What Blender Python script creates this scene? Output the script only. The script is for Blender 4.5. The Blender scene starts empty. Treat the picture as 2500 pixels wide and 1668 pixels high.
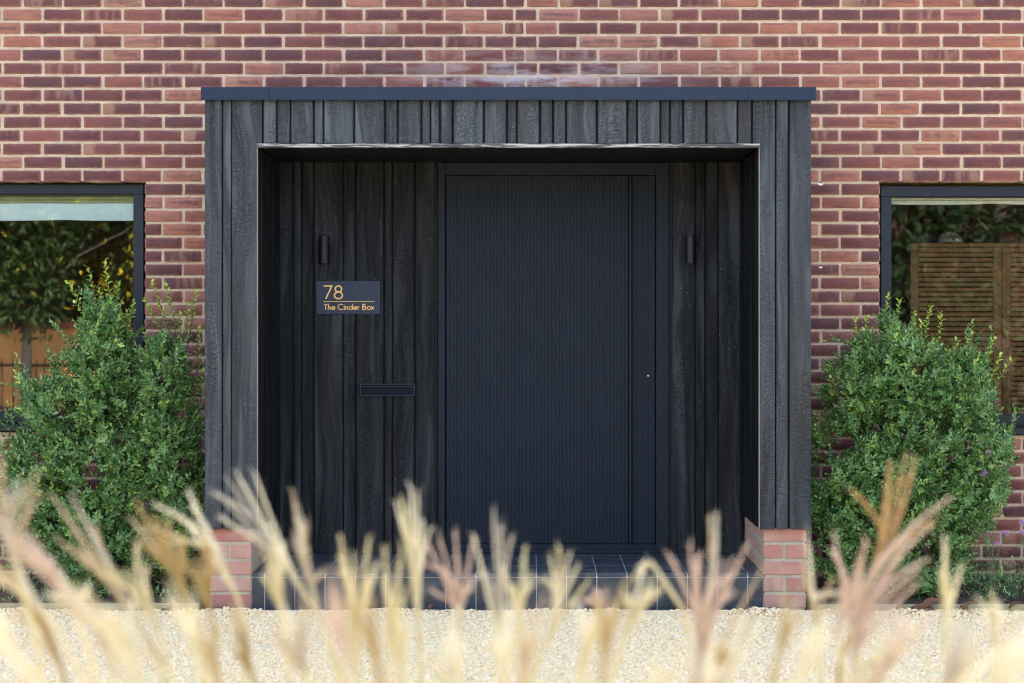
import bpy, math, random
import numpy as np
from mathutils import Vector, Quaternion

random.seed(11)
RNG = np.random.default_rng(11)
R = math.radians
sc = bpy.context.scene
COL = sc.collection

# ------------------------------------------------------------------ camera, world, sun, exposure
EYE, DIST, F = 1.406, 7.945, 3472.0          # eye height, camera to brick wall, focal length in photo pixels (50 mm lens)
cam_d = bpy.data.cameras.new('camera')
cam_d.lens = 50; cam_d.sensor_width = 36; cam_d.clip_start = 0.05; cam_d.clip_end = 400
cam_d.shift_x = -0.018; cam_d.shift_y = -0.0136
cam_d.dof.use_dof = True; cam_d.dof.focus_distance = 7.45; cam_d.dof.aperture_fstop = 2.2
cam = bpy.data.objects.new('camera', cam_d)
cam.location = (0, -DIST, EYE); cam.rotation_euler = (R(90), 0, 0)
COL.objects.link(cam); sc.camera = cam

SUN_EL, SUN_AZ = 31, 18                       # sun low behind the house: the front is in open shade
w = bpy.data.worlds.new('World'); sc.world = w; w.use_nodes = True
nt = w.node_tree; nt.nodes.clear()
sky = nt.nodes.new('ShaderNodeTexSky'); sky.sky_type = 'NISHITA'; sky.sun_disc = False
sky.sun_elevation = R(SUN_EL); sky.sun_rotation = R(SUN_AZ)
sky.air_density = 1.0; sky.dust_density = 3.0; sky.ozone_density = 1.0
hs = nt.nodes.new('ShaderNodeHueSaturation'); hs.inputs['Saturation'].default_value = 0.72
bg = nt.nodes.new('ShaderNodeBackground'); bg.inputs['Strength'].default_value = 0.15
wo = nt.nodes.new('ShaderNodeOutputWorld')
nt.links.new(sky.outputs[0], hs.inputs['Color']); nt.links.new(hs.outputs[0], bg.inputs[0]); nt.links.new(bg.outputs[0], wo.inputs[0])
sd = bpy.data.lights.new('sun', 'SUN'); sd.energy = 3.0; sd.angle = R(0.6); sd.color = (1, .93, .82)
sun = bpy.data.objects.new('sun', sd)
s = Vector((math.sin(R(SUN_AZ)) * math.cos(R(SUN_EL)), math.cos(R(SUN_AZ)) * math.cos(R(SUN_EL)), math.sin(R(SUN_EL))))
sun.rotation_euler = s.to_track_quat('Z', 'Y').to_euler(); sun.location = (0, 10, 12); COL.objects.link(sun)
sc.view_settings.view_transform = 'Standard'; sc.view_settings.look = 'None'
sc.view_settings.exposure = 2.62; sc.view_settings.gamma = 1
sc.render.engine = 'CYCLES'
sc.cycles.use_denoising = True; sc.cycles.max_bounces = 8; sc.cycles.filter_width = 1.15; sc.cycles.transparent_max_bounces = 12

# ------------------------------------------------------------------ helpers
def X(px, y): return (px - 1295.0) * (DIST + y) / F
def Z(py, y): return EYE - (py - 800.0) * (DIST + y) / F
def P(px, py, d): return Vector(((px - 1295.0) * d / F, d - DIST, EYE - (py - 800.0) * d / F))

def tag(o, label=None, cat=None, group=None, kind=None):
    for k, v in (('label', label), ('category', cat), ('group', group), ('kind', kind)):
        if v: o[k] = v
    return o
def empty(name, loc=(0, 0, 0)):
    o = bpy.data.objects.new(name, None); o.location = loc; o.empty_display_size = .1; COL.objects.link(o); return o
def link(name, me, parent=None, loc=None):
    o = bpy.data.objects.new(name, me); COL.objects.link(o)
    if parent is not None:
        o.parent = parent
    if loc is not None: o.location = loc
    return o

class MB:
    def __init__(s): s.v = []; s.f = []
    def add(s, vs, fs):
        n = len(s.v); s.v += [tuple(v) for v in vs]; s.f += [tuple(i + n for i in f) for f in fs]
    def box(s, x0, x1, y0, y1, z0, z1):
        s.add([(x0,y0,z0),(x1,y0,z0),(x1,y1,z0),(x0,y1,z0),(x0,y0,z1),(x1,y0,z1),(x1,y1,z1),(x0,y1,z1)],
              [(0,3,2,1),(4,5,6,7),(0,1,5,4),(1,2,6,5),(2,3,7,6),(3,0,4,7)])
    def bbox(s, x0, x1, y0, y1, z0, z1, b=.002):
        """box with bevelled edges (chamfer)"""
        c = ((x0+x1)/2, (y0+y1)/2, (z0+z1)/2); h = ((x1-x0)/2, (y1-y0)/2, (z1-z0)/2)
        b = min(b, min(h) * .8); vs = []; idx = {}
        for sx in (-1, 1):
            for sy in (-1, 1):
                for sz in (-1, 1):
                    for a in range(3):
                        p = [sx*h[0], sy*h[1], sz*h[2]]
                        for k in range(3):
                            if k != a: p[k] -= (sx, sy, sz)[k] * b
                        idx[(sx, sy, sz, a)] = len(vs); vs.append((c[0]+p[0], c[1]+p[1], c[2]+p[2]))
        fs = []
        def order(ids, n):
            m = [sum(vs[i][k] for i in ids)/len(ids) for k in range(3)]
            n = Vector(n); u = n.orthogonal().normalized(); v = n.normalized().cross(u)
            ids = sorted(ids, key=lambda i: math.atan2((Vector(vs[i])-Vector(m)).dot(v), (Vector(vs[i])-Vector(m)).dot(u)))
            fs.append(tuple(ids))
        S = (-1, 1)
        for a in range(3):
            o = [k for k in range(3) if k != a]
            for sa in S:
                ids = []
                for s1 in S:
                    for s2 in S:
                        g = [0,0,0]; g[a] = sa; g[o[0]] = s1; g[o[1]] = s2; ids.append(idx[(*g, a)])
                n = [0,0,0]; n[a] = sa; order(ids, n)
            # edges parallel to axis a
            for s1 in S:
                for s2 in S:
                    ids = []
                    for sa in S:
                        g = [0,0,0]; g[a] = sa; g[o[0]] = s1; g[o[1]] = s2
                        ids += [idx[(*g, o[0])], idx[(*g, o[1])]]
                    n = [0,0,0]; n[o[0]] = s1; n[o[1]] = s2; order(ids, n)
        for sx in S:
            for sy in S:
                for sz in S: order([idx[(sx,sy,sz,a)] for a in range(3)], (sx,sy,sz))
        s.add(vs, fs)
    def tube(s, pts, rad, n=6, cap=True):
        pts = [Vector(p) for p in pts]; base = len(s.v); u = None
        for i, p in enumerate(pts):
            t = (pts[min(i+1, len(pts)-1)] - pts[max(i-1, 0)]).normalized()
            u = t.orthogonal().normalized() if u is None else (u - t*u.dot(t)).normalized()
            v = t.cross(u); r = rad[i] if hasattr(rad, '__len__') else rad
            for k in range(n):
                a = 2*math.pi*k/n; s.v.append(tuple(p + (u*math.cos(a) + v*math.sin(a))*r))
        for i in range(len(pts)-1):
            for k in range(n):
                a = base+i*n+k; b = base+i*n+(k+1) % n; s.f.append((a, b, b+n, a+n))
        if cap:
            s.f.append(tuple(base+k for k in reversed(range(n)))); m = base+(len(pts)-1)*n; s.f.append(tuple(m+k for k in range(n)))
    def mesh(s, name, mat, smooth=False):
        me = bpy.data.meshes.new(name); me.from_pydata(s.v, [], s.f); me.update()
        if mat: me.materials.append(mat)
        if smooth: me.polygons.foreach_set('use_smooth', [True]*len(me.polygons))
        return me
    def build(s, name, mat, parent=None, loc=None, smooth=False):
        return link(name, s.mesh(name, mat, smooth), parent, loc)

def np_mesh(name, V, loops, sizes, mat, uv=None, fattr=None, smooth=False):
    me = bpy.data.meshes.new(name); V = np.asarray(V, np.float32)
    me.vertices.add(len(V)); me.vertices.foreach_set('co', V.ravel())
    loops = np.asarray(loops, np.int32).ravel(); sizes = np.asarray(sizes, np.int32)
    me.loops.add(len(loops)); me.loops.foreach_set('vertex_index', loops)
    me.polygons.add(len(sizes)); st = np.zeros(len(sizes), np.int32); st[1:] = np.cumsum(sizes)[:-1]
    me.polygons.foreach_set('loop_start', st)
    if smooth: me.polygons.foreach_set('use_smooth', np.ones(len(sizes), bool))
    me.update(calc_edges=True)
    if uv is not None:
        l = me.uv_layers.new(name='UVMap'); l.data.foreach_set('uv', np.asarray(uv, np.float32).ravel())
    if fattr:
        for k, a in fattr.items():
            at = me.attributes.new(k, 'FLOAT', 'FACE'); at.data.foreach_set('value', np.asarray(a, np.float32))
    me.materials.append(mat); return me

# ------------------------------------------------------------------ node helper
class N:
    def __init__(s, name):
        s.m = bpy.data.materials.new(name); s.m.use_nodes = True; s.t = s.m.node_tree; s.t.nodes.clear()
        s.out = s.t.nodes.new('ShaderNodeOutputMaterial')
    def n(s, t, **kw):
        nd = s.t.nodes.new('ShaderNode' + t)
        for k, v in kw.items(): setattr(nd, k, v)
        return nd
    def put(s, sock, v):
        if isinstance(v, bpy.types.NodeSocket): s.t.links.new(v, sock)
        elif v is not None:
            if hasattr(v, '__len__') and len(v) == 3 and sock.type == 'RGBA': v = (*v, 1)
            sock.default_value = v
    def math(s, op, a, b=0.0, c=None, clamp=False):
        nd = s.n('Math', operation=op, use_clamp=clamp); s.put(nd.inputs[0], a); s.put(nd.inputs[1], b)
        if c is not None: s.put(nd.inputs[2], c)
        return nd.outputs[0]
    def vmath(s, op, a, b):
        nd = s.n('VectorMath', operation=op); s.put(nd.inputs[0], a); s.put(nd.inputs[1], b); return nd.outputs[0]
    def mix(s, f, a, b, mode='MIX'):
        nd = s.n('Mix', data_type='RGBA', blend_type=mode); s.put(nd.inputs[0], f); s.put(nd.inputs[6], a); s.put(nd.inputs[7], b); return nd.outputs[2]
    def noise(s, vec, scale, detail=3, rough=.55, dist=0, dim='3D'):
        nd = s.n('TexNoise', noise_dimensions=dim); s.put(nd.inputs['Vector'], vec); nd.inputs['Scale'].default_value = scale
        nd.inputs['Detail'].default_value = detail; nd.inputs['Roughness'].default_value = rough; nd.inputs['Distortion'].default_value = dist
        return nd.outputs['Fac']
    def ramp(s, f, stops, interp='LINEAR'):
        nd = s.n('ValToRGB'); nd.color_ramp.interpolation = interp; e = nd.color_ramp.elements
        while len(e) < len(stops): e.new(.5)
        for i, (p, c) in enumerate(stops):
            e[i].position = p; e[i].color = (*c, 1) if hasattr(c, '__len__') else (c, c, c, 1)
        s.put(nd.inputs[0], f); return nd.outputs[0]
    def sstep(s, v, a, b):
        nd = s.n('MapRange', interpolation_type='SMOOTHSTEP'); s.put(nd.inputs[0], v); nd.inputs[1].default_value = a; nd.inputs[2].default_value = b; return nd.outputs[0]
    def mapping(s, v, scale): 
        nd = s.n('Mapping'); s.put(nd.inputs[0], v); nd.inputs['Scale'].default_value = scale; return nd.outputs[0]
    def bump(s, h, strength, dist=.002, normal=None):
        nd = s.n('Bump'); s.put(nd.inputs['Height'], h); nd.inputs['Strength'].default_value = strength; nd.inputs['Distance'].default_value = dist
        if normal: s.put(nd.inputs['Normal'], normal)
        return nd.outputs[0]
    def bsdf(s, col, rough=.6, normal=None, metal=0, spec=.5, **kw):
        b = s.n('BsdfPrincipled'); s.put(b.inputs['Base Color'], col); s.put(b.inputs['Roughness'], rough)
        if normal: s.put(b.inputs['Normal'], normal)
        b.inputs['Metallic'].default_value = metal; s.put(b.inputs['Specular IOR Level'], spec)
        for k, v in kw.items(): s.put(b.inputs[k.replace('_', ' ')], v)
        return b.outputs[0]
    def done(s, sh): s.t.links.new(sh, s.out.inputs[0]); return s.m
    def world(s): return s.n('NewGeometry').outputs['Position']
    def obj(s): return s.n('TexCoord').outputs['Object']
    def rnd(s): return s.n('ObjectInfo').outputs['Random']

def simple(name, col, rough=.6, bumpk=0, bscale=200, metal=0, var=.12, spec=.35):
    k = N(name); p = k.world(); f = k.noise(p, 9, 4)
    dark = tuple(c*(1-var) for c in col); lite = tuple(min(1, c*(1+var)) for c in col)
    nrm = k.bump(k.noise(p, bscale, 2), bumpk, .001) if bumpk else None
    return k.done(k.bsdf(k.mix(f, dark, lite), rough, nrm, metal, spec))

def brick_mat(name, palette, pier=False):
    k = N(name)
    rnd = k.math('FRACT', k.math('ADD', k.rnd(), k.n('Attribute', attribute_name='bid').outputs['Fac']))
    def h(mul): return k.math('FRACT', k.math('MULTIPLY', rnd, mul))
    uvn = k.n('TexCoord').outputs['UV']; sep = k.n('SeparateXYZ'); k.put(sep.inputs[0], uvn); u, v = sep.outputs[0], sep.outputs[1]
    pos = k.world()
    base = k.ramp(rnd, palette, 'LINEAR')
    # per brick coordinate so that grain differs from brick to brick
    ofs = k.n('CombineXYZ'); k.put(ofs.inputs[0], h(91.7)); k.put(ofs.inputs[2], h(57.3))
    bp = k.vmath('ADD', pos, k.vmath('MULTIPLY', ofs.outputs[0], (30, 30, 30)))
    n1 = k.noise(bp, 22, 3, .6); n2 = k.noise(bp, 90, 3, .6)
    # edge distance (0 at the arris, .5 centre) in metres-like units
    du = k.math('MULTIPLY', k.math('MINIMUM', u, k.math('SUBTRACT', 1, u)), 3.3)
    dv = k.math('MINIMUM', v, k.math('SUBTRACT', 1, v))
    d = k.math('ADD', k.math('MINIMUM', du, dv), k.math('MULTIPLY', k.math('SUBTRACT', n1, .5), .5))
    edge = k.math('SUBTRACT', 1, k.sstep(d, .02, .24))
    edge = k.math('MULTIPLY', edge, k.math('ADD', .35, k.math('MULTIPLY', h(13.1), .65)))
    paler = k.mix(h(7.7), (.33, .125, .095), (.35, .165, .14))
    col = k.mix(k.math('MULTIPLY', edge, .72 if not pier else .3), base, paler)
    heart = k.math('MULTIPLY', k.sstep(d, .22, .46), k.math('MULTIPLY', h(23.9), .6 if not pier else .0))
    col = k.mix(heart, col, (.070, .028, .040))
    col = k.mix(k.math('MULTIPLY', k.sstep(k.noise(bp, 11, 3, .6), .45, .72), .45), col, (.22, .075, .055) if not pier else (.55, .36, .29))
    # mortar smeared over ragged arrises
    dm = k.math('ADD', k.math('MINIMUM', du, dv), k.math('MULTIPLY', k.math('SUBTRACT', k.noise(bp, 75, 3, .65), .5), .22))
    smear = k.math('SUBTRACT', 1, k.sstep(dm, .0, .045))
    # purple flashed heart and long streaks
    st = k.noise(k.mapping(bp, (5, 5, 60)), 1.0, 3, .6)
    streak = k.math('MULTIPLY', k.sstep(st, .5, .68), .5 if not pier else .15)
    col = k.mix(streak, col, (.075, .035, .055))
    # kiss marks: vertical pale bands on some bricks
    kb = k.noise(k.mapping(bp, (26, 1, 5)), 1.0, 1, .4)
    kiss = k.math('MULTIPLY', k.sstep(kb, .46, .66), k.math('GREATER_THAN', h(31.3), .86))
    col = k.mix(k.math('MULTIPLY', kiss, .5), col, (.34, .19, .13))
    # half flashed: one end paler
    split = k.sstep(k.math('ADD', u, k.math('MULTIPLY', n1, .25)), .36, .50)
    hf = k.math('MULTIPLY', k.math('SUBTRACT', 1, split), k.math('GREATER_THAN', h(47.9), .90))
    col = k.mix(k.math('MULTIPLY', hf, .7), col, (.34, .19, .12))
    # sandy grain
    g = k.noise(pos, 420, 2, .7)
    col = k.mix(k.math('MULTIPLY', k.sstep(g, .45, .75), .36), col, (.46, .25, .2))
    col = k.mix(k.math('MULTIPLY', k.sstep(n2, .5, .8), .35 if not pier else .2), col, (.08, .03, .035) if not pier else (.30, .10, .08))
    col = k.mix(k.math('MULTIPLY', smear, .75), col, (.53, .41, .31) if not pier else (.46, .38, .28))
    # lime bloom left above the canopy
    sp = k.n('SeparateXYZ'); k.put(sp.inputs[0], pos)
    ex = k.math('POWER', k.math('DIVIDE', k.math('ADD', sp.outputs[0], .02), .62), 2)
    ez = k.math('POWER', k.math('DIVIDE', k.math('SUBTRACT', sp.outputs[2], 2.80), .11), 2)
    bl = k.math('EXPONENT', k.math('MULTIPLY', k.math('ADD', ex, ez), -1))
    bl = k.math('MULTIPLY', bl, k.sstep(k.noise(k.mapping(pos, (3, 1, 12)), 1.5, 4, .6), .38, .62))
    col = k.mix(k.math('MULTIPLY', bl, .55), col, (.62, .58, .60))
    # small lime specks
    vs = k.n('TexVoronoi'); k.put(vs.inputs['Vector'], pos); vs.inputs['Scale'].default_value = 24
    speck = k.math('MULTIPLY', k.math('LESS_THAN', vs.outputs['Distance'], .035), k.math('GREATER_THAN', k.noise(pos, 7, 1), .6))
    col = k.mix(speck, col, (.7, .62, .58))
    hgt = k.math('ADD', k.math('MULTIPLY', g, .5), k.math('MULTIPLY', n2, .8))
    return k.done(k.bsdf(col, k.math('ADD', .62, k.math('MULTIPLY', n1, .3)), k.bump(hgt, .55, .0025), 0, .35))

def mortar_mat(name, a, b, tex=False):
    k = N(name); p = k.world()
    n = k.noise(p, 14, 5, .65); g = k.noise(p, 500, 2, .7)
    col = k.mix(k.sstep(n, .3, .7), a, b)
    col = k.mix(k.math('MULTIPLY', k.sstep(g, .55, .8), .3), col, tuple(c*.62 for c in a))
    sp = k.n('SeparateXYZ'); k.put(sp.inputs[0], p)
    return k.done(k.bsdf(col, .92, k.bump(k.math('ADD', g, k.math('MULTIPLY', k.noise(p, 60, 3), 1.5)), .7, .003), 0, .15))

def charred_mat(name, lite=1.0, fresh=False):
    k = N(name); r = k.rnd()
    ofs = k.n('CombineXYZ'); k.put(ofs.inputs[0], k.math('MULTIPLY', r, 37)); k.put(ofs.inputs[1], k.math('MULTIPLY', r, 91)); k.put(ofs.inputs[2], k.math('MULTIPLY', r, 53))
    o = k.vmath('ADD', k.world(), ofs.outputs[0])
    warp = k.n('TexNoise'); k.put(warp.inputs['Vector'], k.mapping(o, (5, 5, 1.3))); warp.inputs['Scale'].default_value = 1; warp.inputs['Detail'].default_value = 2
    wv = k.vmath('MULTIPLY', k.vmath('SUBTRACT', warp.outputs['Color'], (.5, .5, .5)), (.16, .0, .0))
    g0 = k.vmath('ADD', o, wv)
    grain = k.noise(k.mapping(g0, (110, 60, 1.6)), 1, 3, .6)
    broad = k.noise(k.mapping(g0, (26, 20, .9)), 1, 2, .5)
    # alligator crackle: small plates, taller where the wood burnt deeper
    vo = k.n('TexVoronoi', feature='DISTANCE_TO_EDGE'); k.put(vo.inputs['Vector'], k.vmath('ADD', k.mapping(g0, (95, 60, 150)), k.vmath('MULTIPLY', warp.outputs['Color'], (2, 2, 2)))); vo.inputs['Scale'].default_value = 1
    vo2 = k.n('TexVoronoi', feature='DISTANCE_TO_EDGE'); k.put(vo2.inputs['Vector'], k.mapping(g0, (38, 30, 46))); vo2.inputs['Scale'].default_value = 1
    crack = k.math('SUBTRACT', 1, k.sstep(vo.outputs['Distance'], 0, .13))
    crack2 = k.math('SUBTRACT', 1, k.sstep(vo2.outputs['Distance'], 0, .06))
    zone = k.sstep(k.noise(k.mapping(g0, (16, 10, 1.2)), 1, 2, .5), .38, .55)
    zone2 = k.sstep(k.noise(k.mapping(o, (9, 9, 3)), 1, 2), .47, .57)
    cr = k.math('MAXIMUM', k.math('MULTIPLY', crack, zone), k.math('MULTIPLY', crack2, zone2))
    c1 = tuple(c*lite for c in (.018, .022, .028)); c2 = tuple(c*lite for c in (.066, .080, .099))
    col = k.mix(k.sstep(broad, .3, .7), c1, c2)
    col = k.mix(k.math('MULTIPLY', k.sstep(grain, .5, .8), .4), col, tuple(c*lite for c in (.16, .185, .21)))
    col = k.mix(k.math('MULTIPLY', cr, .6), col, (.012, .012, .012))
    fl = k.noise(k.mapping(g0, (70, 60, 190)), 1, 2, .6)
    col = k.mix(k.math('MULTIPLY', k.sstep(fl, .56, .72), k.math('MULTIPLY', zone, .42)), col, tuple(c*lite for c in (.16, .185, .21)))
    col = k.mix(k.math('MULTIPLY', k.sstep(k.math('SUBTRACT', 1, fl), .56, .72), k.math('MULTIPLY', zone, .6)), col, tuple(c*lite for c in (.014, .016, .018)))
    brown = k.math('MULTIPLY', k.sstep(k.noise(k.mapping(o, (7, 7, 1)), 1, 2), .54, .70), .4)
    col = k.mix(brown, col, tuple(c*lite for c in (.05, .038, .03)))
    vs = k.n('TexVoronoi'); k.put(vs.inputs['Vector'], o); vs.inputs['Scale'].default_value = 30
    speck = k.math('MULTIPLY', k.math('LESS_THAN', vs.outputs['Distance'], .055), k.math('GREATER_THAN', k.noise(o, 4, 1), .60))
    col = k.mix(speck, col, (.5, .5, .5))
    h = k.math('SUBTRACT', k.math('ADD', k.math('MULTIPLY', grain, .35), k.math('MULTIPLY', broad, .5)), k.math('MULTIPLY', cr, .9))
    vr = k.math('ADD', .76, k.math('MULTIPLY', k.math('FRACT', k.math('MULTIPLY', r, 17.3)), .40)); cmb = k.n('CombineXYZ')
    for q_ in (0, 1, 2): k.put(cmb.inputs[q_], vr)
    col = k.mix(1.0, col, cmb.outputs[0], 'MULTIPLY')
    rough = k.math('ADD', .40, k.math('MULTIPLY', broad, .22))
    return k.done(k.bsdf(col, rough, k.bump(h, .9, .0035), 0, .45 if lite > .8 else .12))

def leaf_mat(name, c0, c1, c2, sp=.8, ro=.3):
    k = N(name); a = k.n('Attribute', attribute_name='tone').outputs['Fac']
    col = k.ramp(a, [(0, c0), (.7, c1), (.86, c2), (1, c2)])
    p = k.bsdf(col, ro, None, 0, sp)
    t = k.n('BsdfTranslucent'); k.put(t.inputs[0], k.mix(.5, col, k.mix(1, col, (1.0, 1.3, .5), 'MULTIPLY')))
    m = k.n('MixShader'); m.inputs[0].default_value = .15; k.t.links.new(p, m.inputs[1]); k.t.links.new(t.outputs[0], m.inputs[2])
    return k.done(m.outputs[0])

def straw_mat(name, c, tr=.4):
    k = N(name); p = k.world(); col = k.mix(k.noise(p, 60, 2), tuple(x*.8 for x in c), tuple(min(1, x*1.15) for x in c))
    d = k.bsdf(col, .7, None, 0, .3); t = k.n('BsdfTranslucent'); k.put(t.inputs[0], col)
    m = k.n('MixShader'); m.inputs[0].default_value = tr; k.t.links.new(d, m.inputs[1]); k.t.links.new(t.outputs[0], m.inputs[2])
    return k.done(m.outputs[0])

M = {}
M['brick'] = brick_mat('flashed_red_brick', [(0, (.072, .026, .032)), (.28, (.098, .028, .031)), (.5, (.137, .038, .035)), (.66, (.195, .060, .048)), (.78, (.27, .092, .066)), (.88, (.35, .150, .112)), (.95, (.34, .120, .070)), (1, (.36, .17, .12))])
M['pier_brick'] = brick_mat('pier_red_brick', [(0, (.40, .16, .13)), (.5, (.48, .24, .19)), (1, (.52, .32, .26))], True)
M['blue_brick'] = brick_mat('dirty_base_brick', [(0, (.07, .06, .065)), (1, (.13, .10, .10))], True)
M['mortar'] = mortar_mat('sandy_mortar', (.49, .38, .27), (.63, .50, .37))
M['pier_mortar'] = mortar_mat('pier_mortar', (.40, .36, .28), (.5, .46, .38))
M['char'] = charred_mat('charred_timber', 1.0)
M['char_recess_shade'] = charred_mat('charred_timber_recess_shade', .52)  # same timber darkened: shade of the recess put into the colour
M['char_deep_shade'] = charred_mat('charred_timber_deep_shade', .22)  # darkest copy: deep shadow painted into the soffit and cheek colour
M['char_back'] = simple('batten_black', (.010, .011, .012), .8)
def worn_strip():
    k = N('worn_drip_strip'); p = k.world()
    n = k.noise(k.mapping(p, (7, 30, 120)), 1, 4, .65)
    col = k.mix(k.sstep(n, .40, .56), (.46, .43, .42), (.06, .065, .07))
    return k.done(k.bsdf(col, .7, k.bump(n, .4, .001), 0, .3))
M['strip'] = worn_strip()
M['fascia'] = simple('blue_grey_coated_metal', (.009, .022, .050), .45, .05, 300, 0, .08, .25)
M['frame'] = simple('anthracite_window_frame', (.0085, .016, .028), .45, .05, 300, 0, .06, .3)
M['door'] = simple('anthracite_door_paint', (.0185, .0250, .036), .5, .10, 500, 0, .10, .05)
M['flap'] = simple('letterbox_black', (.006, .009, .015), .6, 0, 1, 0, .1, .1)
M['lamp'] = simple('matt_black_metal', (.004, .005, .008), .36, 0, 1, 0, .1, .32)
M['sign'] = simple('slate_blue_sign', (.026, .040, .070), .5, .05, 400, 0, .05, .2)
M['gold'] = simple('gold_lettering', (.78, .50, .16), .45, 0, 1, 0, .05)
M['steel'] = simple('polished_steel', (.75, .74, .70), .25, 0, 1, 1.0, .05)
M['hole'] = simple('dark_gap', (.006, .006, .007), .9)
def tile_mat():
    k = N('quarry_tile_blue_black'); p = k.world(); n = k.noise(p, 26, 4, .6); r = k.rnd()
    col = k.mix(k.sstep(n, .35, .7), (.024, .031, .042), (.050, .061, .078))
    col = k.mix(k.math('MULTIPLY', r, .4), col, (.060, .072, .09))
    return k.done(k.bsdf(col, k.math('ADD', .28, k.math('MULTIPLY', n, .3)), k.bump(k.noise(p, 160, 3), .2, .001), 0, .5))
M['tile'] = tile_mat()
M['grout'] = simple('pale_grout', (.50, .50, .50), .9, .3, 400)
M['wood_edge'] = simple('weathered_edging_timber', (.33, .30, .19), .8, .5, 120, 0, .3)
M['soil'] = simple('planting_bed_soil', (.045, .032, .024), .95, .9, 60, 0, .5)
M['raw'] = simple('raw_plank_edge', (.42, .33, .26), .8, .3, 200, 0, .3)
def pane():
    k = N('window_glass'); lw = k.n('LayerWeight'); lw.inputs['Blend'].default_value = .25
    f = k.math('ADD', .20, k.math('MULTIPLY', lw.outputs['Fresnel'], .7), clamp=True)
    t = k.n('BsdfTransparent'); t.inputs[0].default_value = (.86, .92, .91, 1)
    g = k.n('BsdfGlossy'); g.inputs['Roughness'].default_value = .004
    nz = k.noise(k.mapping(k.world(), (3.2, 1, .9)), 1.0, 2, .5)
    k.put(g.inputs['Normal'], k.bump(nz, .05, .01))
    m = k.n('MixShader'); k.put(m.inputs[0], f); k.t.links.new(t.outputs[0], m.inputs[1]); k.t.links.new(g.outputs[0], m.inputs[2])
    return k.done(m.outputs[0])
M['glass'] = pane()
M['blind'] = simple('pale_blue_roman_blind', (.80, .92, .95), .9, .2, 60, 0, .05)
M['blind_rail'] = simple('olive_blind_lining', (.42, .40, .20), .9, .2, 60, 0, .15)
M['cream_blind'] = simple('cream_blind_fabric', (.80, .77, .62), .9, .2, 60, 0, .12)
M['room'] = simple('room_paint', (.075, .050, .045), .9)
M['cab'] = simple('stained_slat_timber', (.19, .08, .022), .6, .2, 90, 0, .25)
M['leaf'] = leaf_mat('pittosporum_leaf', (.026, .105, .018), (.23, .41, .135), (.44, .58, .07))
M['leaf_young'] = leaf_mat('young_shoot_leaf', (.18, .36, .05), (.36, .55, .07), (.50, .64, .10))
M['twig'] = simple('dark_red_twig', (.07, .035, .03), .7)
M['tree_leaf'] = leaf_mat('street_tree_leaf', (.009, .026, .008), (.042, .085, .018), (.42, .34, .03), .25, .5)
M['hedge_leaf'] = leaf_mat('dark_hedge_leaf', (.005, .014, .004), (.020, .045, .010), (.05, .07, .02), .2, .6)
M['bark'] = simple('grey_bark', (.07, .065, .06), .9, .6, 40, 0, .3)
M['orange_wall'] = simple('ochre_rendered_wall', (.80, .43, .17), .85, .4, 90, 0, .15)
M['coping'] = simple('pink_brick_coping', (.42, .15, .12), .85, .4, 50, 0, .2)
M['iron'] = simple('black_iron', (.015, .015, .016), .5)
M['road'] = simple('asphalt', (.05, .05, .052), .9, .5, 150)
M['kerb'] = simple('concrete_kerb', (.35, .34, .32), .9, .4, 90)

# ------------------------------------------------------------------ ground
def gravel_sheet():
    k = N('gravel_bed'); p = k.world()
    v = k.n('TexVoronoi'); k.put(v.inputs['Vector'], p); v.inputs['Scale'].default_value = 75
    col = k.mix(k.sstep(k.noise(p, 60, 3), .3, .7), (.84, .66, .36), (.92, .78, .50))
    sepc = k.n('SeparateColor'); k.put(sepc.inputs[0], v.outputs['Color'])
    col = k.mix(k.math('MULTIPLY', sepc.outputs[0], .5), col, (.82, .76, .62))
    return k.done(k.bsdf(col, .9, k.bump(v.outputs['Distance'], .8, .008), 0, .2))
M['gravel_sheet'] = gravel_sheet()
k = N('pea_gravel'); bidc = k.n('Attribute', attribute_name='bid').outputs['Fac']
colg = k.ramp(bidc, [(0, (.93, .76, .50)), (.25, (.93, .70, .39)), (.5, (.94, .79, .55)), (.7, (.89, .62, .31)), (.88, (.94, .82, .65)), (.94, (.78, .54, .36)), (.985, (.88, .72, .42)), (1, (.45, .40, .35))])
colg = k.mix(k.math('MULTIPLY', k.noise(k.world(), 200, 3), .3), colg, (.93, .78, .54))
M['gravel'] = k.done(k.bsdf(colg, .75, None, 0, .3))

mb = MB(); mb.add([(-90, -120, -.03), (90, -120, -.03), (90, 60, -.03), (-90, 60, -.03)], [(0, 1, 2, 3)])
tag(mb.build('ground', M['soil']), kind='structure')
mb = MB(); mb.add([(-9, -10.6, -.003), (9, -10.6, -.003), (9, -.86, -.003), (-9, -.86, -.003)], [(0, 1, 2, 3)])
tag(mb.build('gravel_drive', M['gravel_sheet']), kind='structure')
for nm, x0, x1 in (('planting_bed', -6.4, -1.66), ('planting_bed', 1.44, 6.4)):
    g = 24; vs = []; fs = []
    for j in range(9):
        for i in range(g+1):
            vs.append((x0+(x1-x0)*i/g, -.84+.86*j/8, .012 + .02*random.random()))
    for j in range(8):
        for i in range(g): a = j*(g+1)+i; fs.append((a, a+1, a+g+2, a+g+1))
    mb = MB(); mb.add(vs, fs); tag(mb.build(nm, M['soil'], smooth=True), kind='structure')
mb = MB(); mb.box(-30, 30, -13.2, -10.75, -.028, -.01); tag(mb.build('road', M['road']), kind='structure')
mb = MB(); mb.box(-30, 30, -10.75, -10.6, -.028, .06); tag(mb.build('kerb', M['kerb']), kind='structure')

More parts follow.
